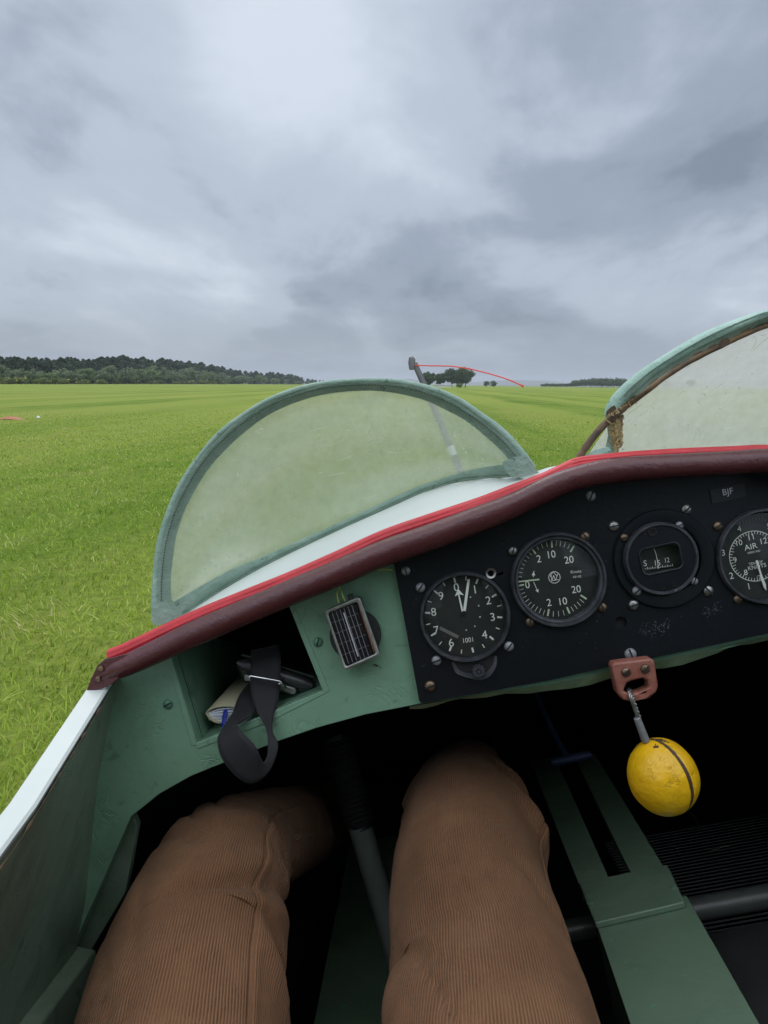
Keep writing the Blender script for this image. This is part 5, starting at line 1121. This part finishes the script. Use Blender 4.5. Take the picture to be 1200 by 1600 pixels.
def put(protos_, px, dist, sc, wsc=1.0):
    p = random.choice(protos_)
    if p.name in used: p = clone(p)
    else: used.add(p.name)
    g = gpos(px, dist); p.location = g; p.rotation_euler = (0, 0, random.uniform(0, 6.28)); p.scale = (sc*wsc, sc*wsc, sc)
    return p
def edge(px): return 230 + 420*(max(0, px)/480)**1.7 if px < 480 else 650
def tall(px):    # height of the wood in metres so that its outline fits the picture
    ys = np.interp(px, [-300, 0, 60, 130, 200, 260, 300, 340, 360, 400, 430, 455, 470, 500], [561, 562.5, 564, 564, 560, 564, 567, 572, 577, 580.5, 582, 585, 589, 593.5]); hz_ = 599.7-(600-px)*0.0105
    return (hz_-ys)
for i in range(130):
    px = -330 + 840*(i+random.random()*0.9)/130; row = i % 3; d = edge(px)*(1.10+0.07*row) + random.uniform(-4, 8)
    hgt = tall(px)*d/FPX + 1.05; put(con, px, d, hgt*random.uniform(0.90, 1.03)/12, random.uniform(0.9, 1.2)*1.3)
for i in range(75):
    px = -330 + 830*(i+random.random()*0.7)/75; d = edge(px) + random.uniform(-4, 10)
    hgt = (tall(px)*0.74)*d/FPX + 1.05; put(bro, px, d, hgt*random.uniform(0.6, 1.1)/8, random.uniform(0.85, 1.3))
for i in range(34):
    px = -200 + 560*(i+random.random()*0.8)/34; d = edge(px)-7; put(gor, px, d, random.uniform(0.7, 1.3)*(1+px/900), random.uniform(1, 1.7))
for i in range(46):
    px = 846 + 124*(i+random.random())/46; 
    if True:
        d = 640+30*(i % 3); hz_ = 606.5 if px > 880 else 605.5; top_ = np.interp(px, [840, 860, 885, 895, 915, 930, 968], [603, 601.5, 600.5, 596, 592.5, 592, 591.5]); hgt = max(3.2, (603.3-top_)*d/FPX+1.05); put(rgt, px, d, hgt*1.12/9*random.uniform(0.85, 1.1), random.uniform(0.8, 1.15)*(1.6 if px < 895 else 1.1))
for i, (px, d, hh_) in enumerate(((975, 660, 9), (990, 660, 9), (1010, 670, 10), (1040, 680, 8), (1080, 680, 9))): put(rgt, px, d, hh_/9)
# the clump by the pitot: each tree its own
clump_t = [(669, 330, 7.2, 6.0, 'leftmost dark round tree of the clump beyond the pitot mast'), (688.5, 335, 7.4, 5.2, 'narrow dark tree second from the left in the clump beyond the pitot mast'), (706, 340, 8.4, 7.0, 'dark tree in the middle of the clump beyond the pitot mast'), (727, 335, 9.0, 8.8, 'largest and rightmost dark spreading tree of the clump beyond the pitot mast'), (714, 350, 7.8, 7.2, 'dark tree at the back of the clump, hidden between the middle and the largest tree')]
for i, (px, d, h_, w_, lb) in enumerate(clump_t):
    o = make_tree('broadleaf_tree', 'broad', ML['dark'], h_*1.14, w_*1.28, 500+i, 6500, 0.26, 0.04, lb, 'tree', None, limbs=7); o.location = gpos(px, d)
for i, (px, d, h_, w_, lb) in enumerate(((637, 420, 3.0, 2.6, 'tiny lone tree on the horizon left of the pitot mast'), (760, 520, 4.4, 6, 'left half of the small pair of low trees right of the dark clump'), (771, 520, 4.8, 6.5, 'right half of the small pair of low trees right of the dark clump'), (718, 318, 1.9, 3.2, 'small green bush at the foot of the largest tree of the dark clump'))):
    o = make_tree('broadleaf_tree' if h_ > 2 else 'bush', 'broad', ML['dark'] if i != 3 else ML['broad'], h_, w_, 600+i, 1500, 0.24, 0.03, lb, 'tree' if h_ > 2 else 'bush', None); o.location = gpos(px, d)
# low pale shed by the clump
sh, sb = thing('shed', 'long low pale shed with grey roof at the foot of the dark tree clump', 'shed', gpos(693, 325), glider=False)
mb = MB(); mb.box((0, 0, 0.45), 3.6, 1.4, 0.45); mb.build('wall', mat('pale_render', (0.6, 0.58, 0.52), 0.8), sh)
mb = MB(); mb.plate([Vector((-3.8, -1.6, 0.9)), Vector((-3.8, 1.6, 0.9)), Vector((-3.8, 0, 1.35))], (7.6, 0, 0)); mb.build('roof', mat('grey_roof', (0.25, 0.26, 0.28), 0.8), sh)
# litter on the field
T2, b2 = thing('tarpaulin', 'crumpled red brown tarpaulin lying on the grass at the far left', 'tarpaulin', gpos(12, 22), glider=False)
mb = MB(); rows = [[Vector((x, y, max(0.0, 0.07*(1-(x/0.34)**2)*(1-(y/0.2)**2)) + 0.05*abs(noise.noise(Vector((x*9, y*9, 0))))*(1-(x/0.36)**2))) for y in np.linspace(-0.2, 0.2, 9)] for x in np.linspace(-0.34, 0.34, 18)]
mb.grid(rows); mb.build('sheet', mat('red_brown_sheet', (0.30, 0.09, 0.04), 0.8, var=(6, (0.42, 0.2, 0.1), 0.5)), T2)
T2, b2 = thing('field_marker', 'small white marker on the grass beside the red brown tarpaulin', 'marker', gpos(56, 23), glider=False)
mb = MB(); mb.lathe((0, 0, 0), (0, 0, 1), [(0.055, 0), (0.05, 0.012), (0.02, 0.035), (0.012, 0.05), (0.001, 0.055)], 16); mb.build('cone', M['paper'], T2)
# distant hills
def hills(name, dist, pxs, seed, m):
    mb = MB(); rows = []
    for px in np.linspace(-500, 2000, 260):
        y = np.interp(px, [a_ for a_, b_ in pxs], [b_ for a_, b_ in pxs]); hz_ = 599.7-(600-px)*0.0105
        hgt = max(0.5, (hz_-y)*dist/FPX*(1+0.10*noise.noise(Vector((px*0.03, seed, 0))))); g = gpos(px, dist); g2 = gpos(px, dist*1.25); rows.append([Vector((g.x, g.y, -1)), Vector((g.x, g.y, hgt*0.05)), Vector(((g.x*2+g2.x)/3, (g.y*2+g2.y)/3, hgt*0.7)), Vector(((g.x+g2.x)/2, (g.y+g2.y)/2, hgt)), Vector((g2.x, g2.y, -1))])
    mb.grid(rows); o = mb.build(name, m, smooth=True); o['kind'] = 'structure'
hm = mat('moorland', (0.06, 0.075, 0.05), 0.9, var=(0.004, (0.10, 0.10, 0.07), 0.5))
hills('hills', 4600, [(-500, 599), (400, 599), (560, 598), (610, 592), (640, 590), (670, 594), (740, 596), (770, 593), (800, 592), (850, 593.5), (880, 596), (920, 597), (1100, 594), (1400, 590), (2000, 598)], 4, hm)
# haze
hb_ = MB(); hb_.box((0, 0, 38), 7000, 7000, 39.5)
m = bpy.data.materials.new('haze_air'); m.use_nodes = True; nt = m.node_tree; nt.nodes.clear()
vol = N(nt, 'ShaderNodeVolumePrincipled'); vol.inputs['Color'].default_value = (0.86, 0.92, 1, 1); vol.inputs['Density'].default_value = 0.00022
o_ = N(nt, 'ShaderNodeOutputMaterial'); nt.links.new(vol.outputs[0], o_.inputs['Volume'])
hz = hb_.build('haze', m, smooth=False); hz['kind'] = 'stuff'; hz['label'] = 'thin grey blue haze over the whole airfield'; hz['category'] = 'haze'
